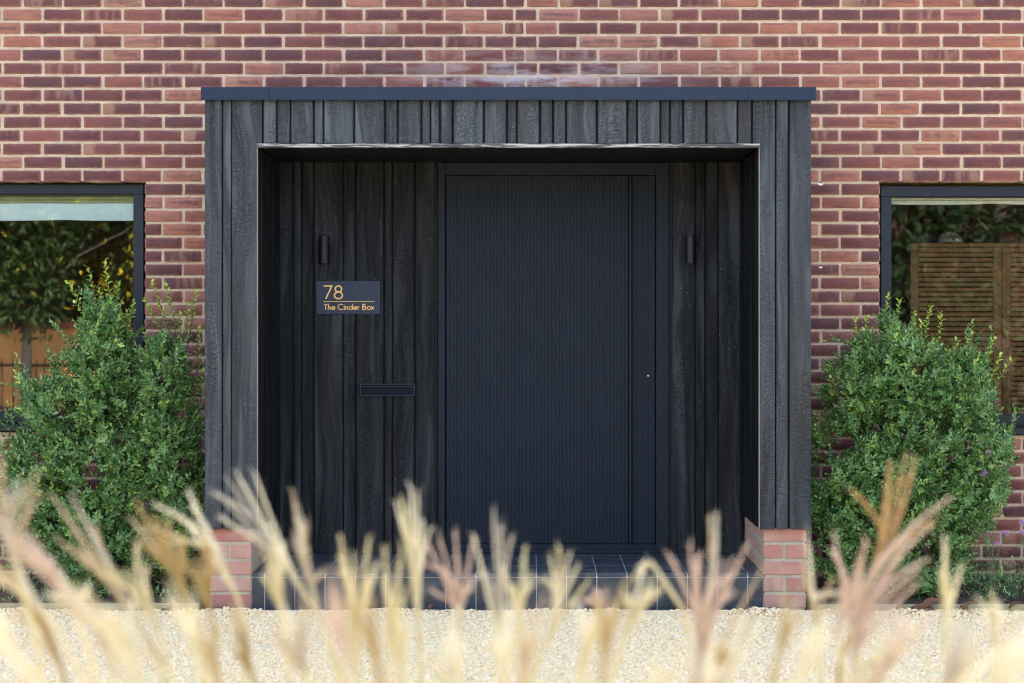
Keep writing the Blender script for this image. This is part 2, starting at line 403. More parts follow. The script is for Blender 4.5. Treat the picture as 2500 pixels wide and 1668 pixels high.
# gravel stones: real pebbles where the photograph shows them one by one
def pebbles():
    t = (1+5**.5)/2
    iv = np.array([(-1,t,0),(1,t,0),(-1,-t,0),(1,-t,0),(0,-1,t),(0,1,t),(0,-1,-t),(0,1,-t),(t,0,-1),(t,0,1),(-t,0,-1),(-t,0,1)], float)
    iv /= np.linalg.norm(iv[0])
    fc = np.array([(0,11,5),(0,5,1),(0,1,7),(0,7,10),(0,10,11),(1,5,9),(5,11,4),(11,10,2),(10,7,6),(7,1,8),(3,9,4),(3,4,2),(3,2,6),(3,6,8),(3,8,9),(4,9,5),(2,4,11),(6,2,10),(8,6,7),(9,8,1)])
    n = 78000
    x = RNG.uniform(-3.1, 3.1, n); y = -.885 - 1.95*RNG.random(n)**1.08
    r = .0048 + .0075*RNG.random(n)**2.2
    heap = .010*np.exp(-((y+.9)/.10)**2)*(.6+.6*np.sin(x*7)+.5*np.sin(x*17+1))
    z = -.007 + .008*RNG.random(n) + np.clip(heap, 0, None)
    sc_ = r[:, None]*np.stack([RNG.uniform(.8, 1.45, n), RNG.uniform(.8, 1.3, n), RNG.uniform(.45, .8, n)], 1)
    V = iv[None]*(1+RNG.uniform(-.2, .2, (n, 12, 1)))*sc_[:, None, :]
    a = RNG.uniform(0, 6.28, n); c, s_ = np.cos(a)[:, None], np.sin(a)[:, None]
    V = np.stack([V[..., 0]*c - V[..., 1]*s_, V[..., 0]*s_ + V[..., 1]*c, V[..., 2]], -1)
    b = RNG.normal(0, .45, n); c, s_ = np.cos(b)[:, None], np.sin(b)[:, None]
    V = np.stack([V[..., 0]*c + V[..., 2]*s_, V[..., 1], -V[..., 0]*s_ + V[..., 2]*c], -1)
    V += np.stack([x, y, z], 1)[:, None]
    L = (fc[None] + 12*np.arange(n)[:, None, None]).reshape(-1)
    me = np_mesh('gravel', V.reshape(-1, 3), L, np.full(n*20, 3), M['gravel'], fattr={'bid': np.repeat(RNG.random(n), 20)})
    tag(link('gravel', me), 'pale golden gravel in front of the step', kind='stuff')
pebbles()

# ------------------------------------------------------------------ house: wall with bricks
house = tag(empty('brick_house', (0, 0, 0)), 'red brick house wall in running bond with sandy mortar behind the black porch', 'house')
WL = (-4.0, X(353.4, 0), Z(1054, 0), Z(444.3, 0))      # window openings x0, x1, z0, z1
WR = (X(2148.3, 0), 3.75, Z(1062, 0), Z(448, 0))
FY = .0055
mb = MB()
x0, x1, ztop, D_ = -6.4, 6.4, 5.5, .30
def wallbox(a, b, c, d): mb.box(a, b, FY, D_, c, d)
wallbox(x0, x1, WL[3]+.006, ztop)
wallbox(x0, WL[0]-.004, -.05, WL[3]+.004); wallbox(WL[0]-.002, WL[1]+.002, -.05, WL[2]-.004)
wallbox(WL[1]+.004, WR[0]-.004, -.05, WL[3]+.004); wallbox(WR[0]-.002, WR[1]+.002, -.05, WR[2]-.004); wallbox(WR[1]+.004, x1, -.05, WL[3]+.004)
wall = mb.build('wall', M['mortar'], house)
mb = MB()
mb.box(x0, x0+.3, D_+.002, 8, -.05, ztop); mb.box(x1-.3, x1, D_+.002, 8, -.05, ztop); mb.box(x0+.302, x1-.302, 7.7, 8, -.05, ztop)
mb.box(x0+.302, x1-.302, D_+.002, 7.69, 2.5, 2.7)
mb.build('rear_wall', M['mortar'], house)
mb = MB(); o_ = .35
mb.add([(x0-o_, -o_, ztop+.002), (x1+o_, -o_, ztop+.002), (x1+o_, 4, ztop+1.6), (x0-o_, 4, ztop+1.6), (x0-o_, 8+o_, ztop), (x1+o_, 8+o_, ztop), (x0-o_, 4, ztop+.02), (x1+o_, 4, ztop+.02)],
       [(0, 1, 2, 3), (3, 2, 5, 4), (0, 3, 4), (1, 5, 2), (0, 4, 5, 1)])
mb.build('roof', M['char_back'], house)

def brick_arrays(w_, h_, rng, depth=.03):
    nx, nz, cr = 7, 4, .0075
    hx, hz = w_/2, h_/2; pts = []
    for i in range(nx): pts.append((-hx+cr+(w_-2*cr)*i/(nx-1), hz, 0, 1))
    for i in range(nz): pts.append((hx, hz-cr-(h_-2*cr)*i/(nz-1), 1, 0))
    for i in range(nx): pts.append((hx-cr-(w_-2*cr)*i/(nx-1), -hz, 0, 1))
    for i in range(nz): pts.append((-hx, -hz+cr+(h_-2*cr)*i/(nz-1), 1, 0))
    pts = pts[::-1]; n = len(pts)
    sag = rng.uniform(-.0012, .0012)
    O = np.array([(p[0]+rng.uniform(-.0019, .0019), p[1]+rng.uniform(-.0019, .0019)+sag*(1-(p[0]/hx)**2)) for p in pts])
    I = O*np.array([1-.0035/hx, 1-.0035/hz])
    V = np.concatenate([np.c_[I[:, 0], np.zeros(n)+rng.uniform(-.0006, .0006, n), I[:, 1]], np.c_[O[:, 0], np.full(n, .0035), O[:, 1]], np.c_[O[:, 0], np.full(n, depth), O[:, 1]]])
    loops = list(range(n)); sizes = [n]
    for lay in (0, 1):
        for i in range(n):
            j = (i+1) % n; loops += [lay*n+i, (lay+1)*n+i, (lay+1)*n+j, lay*n+j]; sizes.append(4)
    U = np.c_[V[:, 0]/w_+.5, V[:, 2]/h_+.5]
    return V, np.array(loops), np.array(sizes), U

odd = sorted([1232.3-98.2*i for i in range(0, 25)] + [1282.8] + [1362.7+98.45*i for i in range(0, 22)])
even = sorted([1182.8-98.2*i for i in range(0, 24)] + [1256.3, 1312.4] + [1412.5+98.5*i for i in range(0, 22)])
bricks = []
PXL, PXR, PZT = -1.60, 1.40, 2.46
rr = np.random.default_rng(5)
for kk in range(-30, 18):
    za = 2.216+.075*kk; zb = za+.075
    if zb < -.05: continue
    js = odd if kk % 2 else even
    rowsh = rr.uniform(-.004, .004)
    for a, b in zip(js[:-1], js[1:]):
        xa, xb = X(a, 0)+rr.uniform(-.003, .003)+rowsh+.0062, X(b, 0)+rr.uniform(-.003, .003)+rowsh-.0062
        if xa > 3.9 or xb < -3.9: continue
        z0_, z1_ = za+.0062, zb-.0062
        if xa > PXL+.05 and xb < PXR-.05 and z1_ < PZT: continue
        ok = True; jamb = False
        for (wx0, wx1, wz0, wz1) in (WL, WR):
            if z1_ <= wz0+.01 and z1_ > wz0-.07 and xb > wx0 and xa < wx1: z1_ = min(z1_, wz0-.003)
            if z1_ > wz0+.004 and z0_ < wz1-.004:
                if xa >= wx0-.012 and xb <= wx1+.012: ok = False; break
                if xa < wx0 < xb: xb = wx0; jamb = True
                if xa < wx1 < xb: xa = wx1; jamb = True
                if abs(xb-wx0) < .012: xb = wx0; jamb = True
                if abs(xa-wx1) < .012: xa = wx1; jamb = True
            elif abs(z0_-wz1) < .02: jamb = True
        if not ok or xb-xa < .02 or z1_-z0_ < .012: continue
        bricks.append((xa, xb, z0_, z1_, jamb))
def hidden(b):
    cx, cz = (b[0]+b[1])/2, (b[2]+b[3])/2
    if abs(cx) > 2.78 and True: 
        if cx < X(20, 0) or cx > X(2480, 0): return True
    if cz > Z(8, 0) or cz < .15: return True
    if PXL-.05 < cx < PXR+.07 and cz < PZT+.1: return True
    if -2.85 < cx < -1.6 and cz < 1.15: return True
    if 1.45 < cx < 2.75 and cz < 1.15: return True
    return False
cand = [b for b in bricks if not hidden(b) and abs((b[1]-b[0])-.211) < .013 and not b[4]]
cand.sort(key=lambda b: ((b[0]+b[1])/2+.1)**2*.55 + ((b[2]+b[3])/2-1.9)**2)
single = set(cand[:300])
variants = []
for i in range(18):
    V, L, S_, U = brick_arrays(.2122, .0626, rr)
    variants.append(np_mesh('brick', V, L, S_, M['brick'], uv=U[L]))
VV, LL, SS, UU, BB = [], [], [], [], []; off = 0
for b in bricks:
    cx, cz = (b[0]+b[1])/2, (b[2]+b[3])/2
    py = rr.uniform(-.0016, .0016)
    if b in single:
        o = link('brick', random.choice(variants), wall, (cx, py, cz)); o.scale.x = (b[1]-b[0])/.2122
        o.rotation_euler = (0, rr.uniform(-.004, .004), 0)
        continue
    V, L, S_, U = brick_arrays(b[1]-b[0], b[3]-b[2], rr, .11 if b[4] else .03)
    V = V + np.array([cx, py, cz]); VV.append(V); LL.append(L+off); SS.append(S_); UU.append(U[L]); off += len(V)
    BB.append(np.full(len(S_), rr.random() if cz > .085 else .97))
bm_ = np_mesh('brickwork', np.concatenate(VV), np.concatenate(LL), np.concatenate(SS), M['brick'], uv=np.concatenate(UU), fattr={'bid': np.concatenate(BB)})
tag(link('brickwork', bm_, wall), kind='stuff')

M['web'] = simple('cobweb_white', (.80, .80, .84), .9)
for (px, py, sz_) in ((2004, 449, .012), (2003, 652, .009)):
    mb = MB(); n = 14; vs = [(0, -.0032, 0)]
    for i in range(n):
        a = 2*math.pi*i/n; q = sz_*random.uniform(.5, 1.25); vs.append((q*1.35*math.cos(a), -.0018, q*.75*math.sin(a)-sz_*.2))
    mb.add(vs, [(0, 1+(i+1) % n, 1+i) for i in range(n)]); wb = mb.build('cobweb', M['web'], wall, (X(px, 0), -.001, Z(py, 0)))
    if sz_ > .008:
        mb = MB(); mb.tube([(X(px, 0), -.0052, Z(py, 0)+sz_*.5), (X(px, 0), -.0025, Z(py, 0)+sz_*.5)], sz_*.38, 8); mb.build('weep_hole', M['hole'], wall)
# ------------------------------------------------------------------ windows
def window(px0, px1, py0, py1, gx0, gx1, gy0, gy1, sill_py):
    """outer frame and glass in photo pixels measured on the frame plane"""
    y = .062
    fx0, fx1, fz0, fz1 = px0, px1, Z(py1, y), Z(py0, y)
    a0, a1, b0, b1 = gx0, gx1, Z(gy1, y), Z(gy0, y)
    mb = MB()
    mb.bbox(fx0, fx1, y, y+.07, b1, fz1); mb.bbox(fx0, fx1, y, y+.07, fz0, b0)
    mb.bbox(fx0, a0, y+.0005, y+.069, b0+.0005, b1-.0005); mb.bbox(a1, fx1, y+.0005, y+.069, b0+.0005, b1-.0005)
    # inner glazing bead
    t = .006
    mb.box(a0, a1, y+.018, y+.05, b1-t, b1); mb.box(a0, a1, y+.018, y+.05, b0, b0+t)
    mb.box(a0, a0+t, y+.018, y+.05, b0+t, b1-t); mb.box(a1-t, a1, y+.018, y+.05, b0+t, b1-t)
    wob = mb.build('window', M['frame'], house)
    mb = MB(); mb.add([(a0, y+.028, b0), (a1, y+.028, b0), (a1, y+.028, b1), (a0, y+.028, b1)], [(0, 1, 2, 3)]); mb.build('pane', M['glass'], wob)
    zs = Z(sill_py, -.02)
    mb = MB(); mb.bbox(fx0-.004, fx1+.004, -.028, y-.002, zs, fz0-.006, .003); mb.build('sill', M['frame'], wob)
    return a0, a1, b0, b1
yf = .062
lw = window(-3.99, X(350, yf), 450.3, 1031.4, -3.93, X(326, yf), 474, 1007.6, 1053)
rw = window(X(2151, yf), 3.74, 454.7, 1040, X(2175.6, yf), 3.68, 479.9, 1014, 1061)
# rooms behind the windows
for nm, a, b in (('left', -4.3, -1.8), ('right', 1.7, 4.1)):
    mb = MB(); y0_, y1_, z0_, z1_ = D_+.004, 2.6, .05, 2.49; t = .04
    mb.box(a, b, y1_, y1_+t, z0_, z1_); mb.box(a-t, a, y0_, y1_, z0_, z1_); mb.box(b, b+t, y0_, y1_, z0_, z1_)
    mb.box(a, b, y0_, y1_, z0_-t, z0_-.001); mb.box(a, b, y0_, y1_, z1_-t, z1_-.004)
    tag(mb.build('room_interior', M['room'], house), None)
def curtain(name, mat, xa, xb, za, zb, y, wave, label, cat, parts=None):
    n = 60; mb = MB(); vs = []; fs = []
    for i in range(n+1):
        u = i/n; x = xa+(xb-xa)*u; sagz = wave*abs(math.sin(u*math.pi*2.5+.35))**.6
        for j, z in enumerate((za-sagz+wave, (za+zb)/2, zb)):
            vs.append((x, y+.004*math.sin(u*23+j), z)); 
    for i in range(n):
        for j in range(2): a = i*3+j; fs.append((a, a+3, a+4, a+1))
    mb.add(vs, fs)
    m2 = len(vs); mb.add([(v[0], v[1]+.01, v[2]) for v in vs], [tuple(reversed(f)) for f in fs])
    mb.add([(xa, y-.012, za+.012), (xb, y-.012, za+.012), (xb, y-.012, za+.004), (xa, y-.012, za+.004)], [])
    o = mb.build(name, mat, smooth=True); return tag(o, label, cat)
yb = .115
ob = curtain('roman_blind', M['blind'], -3.9, lw[1]-.01, Z(539, yb), Z(497, yb), yb, .006, 'pale blue roman blind drawn up behind the left window', 'blind')
mb = MB(); 
for i in range(3): mb.bbox(-3.9, lw[1]-.01, yb-.01, yb+.015, Z(496-i*8, yb), Z(489.5-i*8, yb), .003)
mb.build('folded_lining', M['blind_rail'], ob)
ob = curtain('roman_blind', M['cream_blind'], rw[0]+.005, 3.66, Z(500, yb), Z(491, yb), yb, .008, 'cream roman blind gathered at the top of the right window', 'blind')
mb = MB(); mb.bbox(rw[0]+.005, 3.66, yb-.008, yb+.015, Z(490, yb), Z(478, yb), .003); mb.build('headrail', M['cream_blind'], ob)
# slatted cabinet with caps on top, inside the right window
yc = .52
cx0 = X(2221, yc); cz1 = Z(594, yc); cz0 = Z(1035, yc)
cab = tag(empty('slatted_cabinet', (cx0, yc, 0)), 'brown timber cabinet with horizontal slatted doors inside the right window', 'cabinet')
mb = MB(); mb.box(0, 1.35, .04, .45, .1, cz1-.03); mb.build('carcass', M['hole'], cab)
mb = MB(); mb.bbox(-.005, 1.36, -.01, .46, cz1-.022, cz1, .002); mb.build('top_board', M['cab'], cab)
def cabdoor(a, b):
    mb = MB(); st = X(2243, yc)-X(2223, yc)
    zt = cz1-.026; zb_ = .12
    mb.bbox(a, a+st, -.004, .03, zb_, zt); mb.bbox(b-st, b, -.004, .03, zb_, zt)
    mb.bbox(a+st, b-st, -.003, .029, zt-.028, zt); mb.bbox(a+st, b-st, -.003, .029, zb_, zb_+.06)
    d = mb.build('cabinet_door', M['cab'], cab)
    pitch = 12.1*(DIST+yc)/F; z = zt-.032
    sm = MB(); sm.bbox(0, b-a-2*st-.002, -.002, .02, -pitch+.007, 0, .0015); me = sm.mesh('slat', M['cab'])
    while z > .22:
        link('slat', me, d, (a+st+.001, 0, z)); z -= pitch
wdoor = X(2447, yc)-X(2222, yc)
cabdoor(.004, wdoor-.002); cabdoor(wdoor+.002, 2*wdoor)

def stroke_mesh(name, strokes, width, mat, parent, org, sx, sz, y, arc=None):
    """flat ribbon lettering; strokes are polylines in unit space"""
    mb = MB(); q = 0
    for st in strokes:
        pts = []
        for (a, b) in st:
            if arc:
                r_ = arc[0]; cxx = arc[1]; ang = (a*sx-cxx)/r_; rad = r_+b*sz
                pts.append(Vector((org[0]+cxx+rad*math.sin(ang), org[1]+rad*math.cos(ang)-r_)))
            else: pts.append(Vector((org[0]+a*sx, org[1]+b*sz)))
        L_, R_ = [], []; closed = (pts[0]-pts[-1]).length < 1e-6
        for i, p in enumerate(pts):
            pa = pts[i-1] if i > 0 else (pts[-2] if closed else None); pb = pts[i+1] if i < len(pts)-1 else (pts[1] if closed else None)
            d1 = (p-pa).normalized() if pa is not None else None; d2 = (pb-p).normalized() if pb is not None else None
            t = (d1+d2).normalized() if d1 is not None and d2 is not None else (d1 or d2)
            nn = Vector((-t.y, t.x)); k_ = 1/max(.5, nn.dot(Vector((-(d2 or d1).y, (d2 or d1).x))))
            L_.append(p+nn*width/2*k_); R_.append(p-nn*width/2*k_)
        yy = y - .00015*q; q += 1
        mb.add([(v.x, yy, v.y) for v in L_+R_], [(i+len(L_), i+1+len(L_), i+1, i) for i in range(len(L_)-1)])
    return mb.build(name, mat, parent)
def arc_(cx, cy, rx, ry, a0, a1, n=18): return [(cx+rx*math.cos(R(a0+(a1-a0)*i/n)), cy+ry*math.sin(R(a0+(a1-a0)*i/n))) for i in range(n+1)]
G = {   # glyph: (advance, strokes)
 '7': (.70, [[(0, .955), (.56, .955), (.14, 0)]]),
 '8': (.66, [arc_(.31, .735, .22, .22, -90, 270, 24), arc_(.31, .265, .275, .25, 90, 450, 24)]),
 'T': (.60, [[(0, .95), (.52, .95)], [(.26, .95), (.26, 0)]]),
 'h': (.50, [[(.05, 1.05), (.05, 0)], [(.05, .3)] + arc_(.2, .38, .15, .18, 180, 0, 10) + [(.35, 0)]]),
 'n': (.50, [[(.05, .6), (.05, 0)], [(.05, .3)] + arc_(.2, .38, .15, .18, 180, 0, 10) + [(.35, 0)]]),
 'e': (.62, [[(.02, .3), (.53, .3)] + arc_(.28, .3, .25, .27, 0, 318, 18)]),
 'C': (.86, [arc_(.48, .5, .44, .48, 52, 308, 22)]),
 'i': (.24, [[(.08, .6), (.08, 0)], [(.08, .78), (.08, .89)]]),
 'd': (.66, [arc_(.28, .3, .24, .27, 0, 360, 20), [(.54, 1.05), (.54, 0)]]),
 'r': (.36, [[(.05, .6), (.05, 0)], [(.05, .3)] + arc_(.2, .38, .15, .18, 180, 70, 6)]),
 'B': (.68, [[(.06, 0), (.06, .96)], [(.06, .96), (.25, .96)] + arc_(.25, .74, .2, .22, 90, -90, 9) + [(.06, .52)], [(.06, .5), (.28, .5)] + arc_(.28, .26, .25, .24, 90, -90, 10) + [(.06, .02)]]),
 'o': (.64, [arc_(.29, .3, .26, .28, 0, 360, 20)]),
 'x': (.46, [[(.0, .6), (.4, 0)], [(.4, .6), (.0, 0)]]),
 'a': (.62, [arc_(.27, .3, .22, .27, 0, 360, 16), [(.5, .6), (.5, 0)]]),
 'l': (.24, [[(.08, 1.05), (.08, 0)]]),
 'w': (.80, [[(0, .6), (.18, 0), (.36, .6), (.54, 0), (.72, .6)]]),
 'y': (.5, [[(0, .6), (.22, .05)], [(.44, .6), (.1, -.3)]]),
 ' ': (.30, [])}
def lay(txt):
    x = 0; out = []
    for c in txt:
        adv, st = G[c]; out += [[(x+a, b) for a, b in s_] for s_ in st]; x += adv
    return out, x
# caps on the cabinet
def cap(px, wpx, col, label, text=False):
    m = simple('cap_cloth', col, .9, .3, 300)
    x = X(px, yc+.12); r = wpx/2*(DIST+yc+.12)/F
    root = tag(empty('baseball_cap', (x, yc+.13, cz1)), label, 'cap')
    mb = MB(); n, mm = 16, 6; vs = [(0, 0, r*1.05)]
    for j in range(1, mm+1):
        t = j/mm*math.pi/2
        for i in range(n):
            a = 2*math.pi*i/n; k_ = math.sin(t)**.8; vs.append((r*k_*math.cos(a), r*1.15*k_*math.sin(a), r*1.05*math.cos(t)**.9 if j < mm else 0.001))
    fs = [(0, 1+i, 1+(i+1) % n) for i in range(n)] + [(1+j*n+i, 1+(j+1)*n+i, 1+(j+1)*n+(i+1) % n, 1+j*n+(i+1) % n) for j in range(mm-1) for i in range(n)]
    mb.add(vs, fs); mb.build('crown', m, root, smooth=True)
    mb = MB(); vs = []; 
    for i in range(9):
        a = math.pi+math.pi*i/8; vs += [(r*.95*math.cos(a), r*1.1*math.sin(a), .012-.006*abs(math.cos(a))), (r*1.0*math.cos(a), r*1.15*math.sin(a)-r*.75*abs(math.sin(a))**.7, .009)]
    fs = [(2*i, 2*i+1, 2*i+3, 2*i+2) for i in range(8)]
    mb.add(vs, fs); mb.add([(v[0], v[1], v[2]-.003) for v in vs], [tuple(reversed(f)) for f in fs]); mb.build('peak', m, root, smooth=True)
    if text:
        dk = simple('cap_print', (.02, .02, .02), .8)
        st, wd = lay('Callaway'); W_ = r*1.25; s_ = W_/wd
        stroke_mesh('lettering', st, r*.055, dk, root, (-W_/2, r*.50), s_, s_*1.15, -r*1.17, arc=(r*1.1, W_/2))
        stroke_mesh('chevron', [[(-.16, .2), (0, 0), (.16, .2)]], r*.10, dk, root, (0, r*.28), r, r, -r*1.18)
cap(2254, 66, (.02, .02, .035), 'dark navy cap at the left end of the cabinet top')
cap(2319, 60, (.50, .50, .46), 'pale grey cap with printed arched lettering on the cabinet', True)
cap(2465, 60, (.10, .02, .03), 'dark maroon cap at the right on the cabinet')

# ------------------------------------------------------------------ porch
YF, YP, YB = -.815, -.786, -.170          # plank face, pier face, recess back wall face
porch = tag(empty('porch', (X(1240, YF), YP, 0)), 'black charred timber porch box with blue grey roof edge on brick piers', 'porch')
PO = Vector(porch.location)
def pbuild(mb, name, mat, smooth=False, parent=None):
    """mesh given in world coordinates, stored relative to the porch root"""
    mb.v = [(v[0]-PO.x, v[1]-PO.y, v[2]-PO.z) for v in mb.v]
    return mb.build(name, mat, parent or porch, smooth=smooth)
def plank(x0, x1, y0, y1, z0, z1, mat, name='plank', b=.004):
    mb = MB(); mb.bbox(x0, x1, y0, y1, z0, z1, b); return pbuild(mb, name, mat)
zt = Z(244.5, YF)+.004; zbot = Z(1293, YF); zo = Z(350.5, YF)      # top under the fascia, plank bottoms, underside of the lintel planks
xo0, xo1 = X(500, YF), X(1980.5, YF); xi0, xi1 = X(627, YF), X(1854.6, YF)
th = .022; gp = .0045
# left jamb
JL = [(500, 541), (544, 564), (567, 627)]
for a, b in JL[:2]: plank(X(a, YF), X(b, YF), YF, YF+th, zbot, zt, M['char'])
# wide notched plank round the corner of the opening
def notched(xa, xb, xn, left=True):
    mb = MB(); z = [zbot, zo, zt]
    f = [(xa, z[0]), (xb if not left else xn, z[0]), (xb if not left else xn, z[1]), (xb, z[1]), (xb, z[2]), (xa, z[2])] if left else \
        [(xn, z[0]), (xb, z[0]), (xb, z[2]), (xa, z[2]), (xa, z[1]), (xn, z[1])]
    n = len(f); mb.add([(p[0], YF, p[1]) for p in f]+[(p[0], YF+th, p[1]) for p in f], [tuple(range(n)), tuple(range(2*n-1, n-1, -1))]+[(i, i+n, (i+1) % n+n, (i+1) % n) for i in range(n)])
    pbuild(mb, 'plank', M['char'])
notched(X(567, YF), X(639, YF), xi0)
lint = [643, 674, 677.5, 707, 711, 764, 768, 788, 791.5, 862.5, 866.5, 937.5, 942, 969, 973, 1026.5, 1030.5, 1049.5, 1052.5, 1072, 1076, 1103, 1107.5, 1178.5, 1183.5, 1235, 1240, 1259.5, 1263.5, 1315.5, 1321, 1348, 1353, 1379, 1384, 1454.5, 1460, 1529.5, 1534, 1553, 1557.5, 1610, 1614.5, 1633.5, 1637.5, 1665.5, 1670.5, 1722.5, 1727.5, 1798.5, 1802.5, 1833.5]
for a, b in zip(lint[::2], lint[1::2]):
    dy = random.uniform(-.003, .003)
    plank(X(a, YF), X(b, YF), YF+dy, YF+th, zo, zt, M['char'])
notched(X(1838, YF), X(1891.5, YF), xi1, False)
for a, b in ((1895.5, 1923.5), (1928, 1980.5)): plank(X(a, YF), X(b, YF), YF, YF+th, zbot, zt, M['char'])
# backing behind the gaps
mb = MB(); mb.box(xo0+.004, xi0-.004, YF+th+.001, YF+.045, zbot+.004, zt-.002); mb.box(xi1+.004, xo1-.004, YF+th+.001, YF+.045, zbot+.004, zt-.002); mb.box(xi0-.002, xi1+.002, YF+th+.001, YF+.045, zo+.004, zt-.004)
pbuild(mb, 'backing_board', M['char_back'])
# pale worn drip strip under the lintel
mb = MB(); zs1, zs0 = zo-.001, Z(359.8, YF); mb.bbox(xi0-.001, xi1+.001, YF-.003, YF+.03, zs0, zs1, .002); pbuild(mb, 'drip_strip', M['strip'])
# thin raw edges of the jamb lining
for xx, sgn in ((xi0, 1), (xi1, -1)):
    mb = MB(); a, b = sorted((xx+.0005*sgn, xx+.0025*sgn)); mb.box(a, b, YF+.0005, YF+.02, zbot+.002, zs0-.001); pbuild(mb, 'plank_edge', M['raw'])
# lining cheeks (planks along the depth, vertical) and soffit planks
deps = [YF+.021, -.72, -.655, -.56, -.49, -.38, -.31, -.22, YB+.03]
for xx, sgn in ((xi0, 1), (xi1, -1)):
    for i, (a, b) in enumerate(zip(deps[:-1], deps[1:])):
        q = xx+sgn*(.0045 if i % 2 else .001)
        x_a, x_b = sorted((q, xx-sgn*.03)); dz = 0
        zb_ = zbot+.001 if i else zbot+.001
        plank(x_a, x_b, a+.0035, b, zb_+.0, zs0-.002, M['char_deep_shade'], b=.002)
    x_a, x_b = sorted((xx-sgn*.031, xx-sgn*.06)); mb = MB(); mb.box(x_a, x_b, YF+.05, YB+.04, zbot+.004, zs0+.02); pbuild(mb, 'backing_board', M['char_back'])
sd_ = [YF+.032, -.70, -.60, -.50, -.40, -.30, YB+.03]
for a, b in zip(sd_[:-1], sd_[1:]): plank(xi0+.006, xi1-.006, a+.004, b, zs0+.002, zs0+.03, M['char_deep_shade'], 'soffit_plank', .002)
mb = MB(); mb.box(xi0-.03, xi1+.03, YF+.05, YB+.06, zs0+.031, zs0+.05); pbuild(mb, 'backing_board', M['char_back'])
# outer cheeks
for xx, sgn in ((xo0, 1), (xo1, -1)):
    ys = [YF+.024, -.70, -.60, -.52, -.40, -.30, -.22, -.10, -.004]
    for i, (a, b) in enumerate(zip(ys[:-1], ys[1:])):
        x_a, x_b = sorted((xx+sgn*(.0 if i % 2 else .003), xx+sgn*.022)); plank(x_a, x_b, a+.004, b, zbot+.001, zt-.001, M['char'], b=.003)
# recess back wall planks
ybk = YB; zf = .172; ztop_ = zs0+.001
left_pl = [(682, 714), (718, 734.5), (738, 764), (768, 836), (840, 866), (870, 936), (940, 956.5), (960, 1010.5), (1014.5, 1061)]
right_pl = [(1642, 1696), (1700, 1720), (1723.5, 1751.5), (1755, 1811)]
for a, b in left_pl+right_pl:
    dy = random.choice((0, -.004, .003)); plank(X(a, ybk), X(b, ybk), ybk+dy, ybk+.025, zf, ztop_, M['char_recess_shade'], b=.003)
mb = MB(); mb.box(xi0-.02, X(1066, ybk), ybk+.026, ybk+.05, zf, ztop_+.02); pbuild(mb, 'backing_board', M['char_back']); mb = MB(); mb.box(X(1636, ybk), xi1+.02, ybk+.026, ybk+.05, zf, ztop_+.02); pbuild(mb, 'backing_board', M['char_back'])
# fascia of the flat roof: three lengths
YC = -.845; fz1, fz0 = Z(212.5, YC), Z(244.2, YC)
for a, b in ((490, 656.9), (657.1, 1825.9), (1826.1, 1992.5)):
    mb = MB(); mb.bbox(X(a, YC), X(b, YC), YC+random.uniform(0, .0006), YC+.014, fz0, fz1, .0012); pbuild(mb, 'fascia', M['fascia'])
mb = MB(); mb.bbox(X(490.5, YC)+.001, X(1992, YC)-.001, YC+.015, -.002, fz0+.012, fz1-.002, .003); pbuild(mb, 'flat_roof', M['fascia'])
# piers
def pier(pa, pb, nm_side):
    xa, xb = X(pa, YP), X(pb, YP)
    mb = MB(); mb.box(xa+.005, xb-.005, YP+.006, -.002, -.02, zbot+.006)
    pr = pbuild(mb, 'brick_pier', M['pier_mortar'])
    zj = [-.012, .070, .154, .237, .320, zbot+.004]
    for c in range(5):
        z0_, z1_ = zj[c]+.007, zj[c+1]-.007 if c < 4 else zj[c+1]
        segs = [(xa, xb)] if c % 2 == 0 else [(xa, (xa+xb)/2-.009), ((xa+xb)/2+.005, xb)]
        if c == 2: segs = [(xa, xb)]
        for (s0, s1) in segs:
            mb = MB(); mb.bbox(s0, s1, YP+random.uniform(0, .0015), YP+.102, z0_, z1_, .003)
            uvb(pbuild(mb, 'brick', M['pier_brick'], parent=pr), s0-PO.x, s1-PO.x, z0_, z1_)
        y = YP+.112+(0 if c % 2 else .05); 
        if c % 2 == 0:
            mb = MB(); mb.bbox(xa, xb, YP+.112, YP+.152, z0_, z1_, .003); uvb(pbuild(mb, 'brick', M['pier_brick'], parent=pr), xa-PO.x, xb-PO.x, z0_, z1_)
            y = YP+.162
        while y < -.06:
            y2 = min(y+.1025, -.006); mb = MB(); mb.bbox(xa+random.uniform(0, .0015), xb-random.uniform(0, .0015), y, y2, z0_, z1_, .003)
            uvb(pbuild(mb, 'brick', M['pier_brick'], parent=pr), xa-PO.x, xb-PO.x, z0_, z1_); y = y2+.011
def uvb(o, x0_, x1_, z0_, z1_):
    me = o.data; l = me.uv_layers.new(name='UVMap')
    for lp in me.loops:
        v = me.vertices[lp.vertex_index].co; l.data[lp.index].uv = ((v.x-x0_)/(x1_-x0_), (v.z-z0_)/(z1_-z0_))
pier(509.6, 613.4, 'l'); pier(1864.5, 1968, 'r')
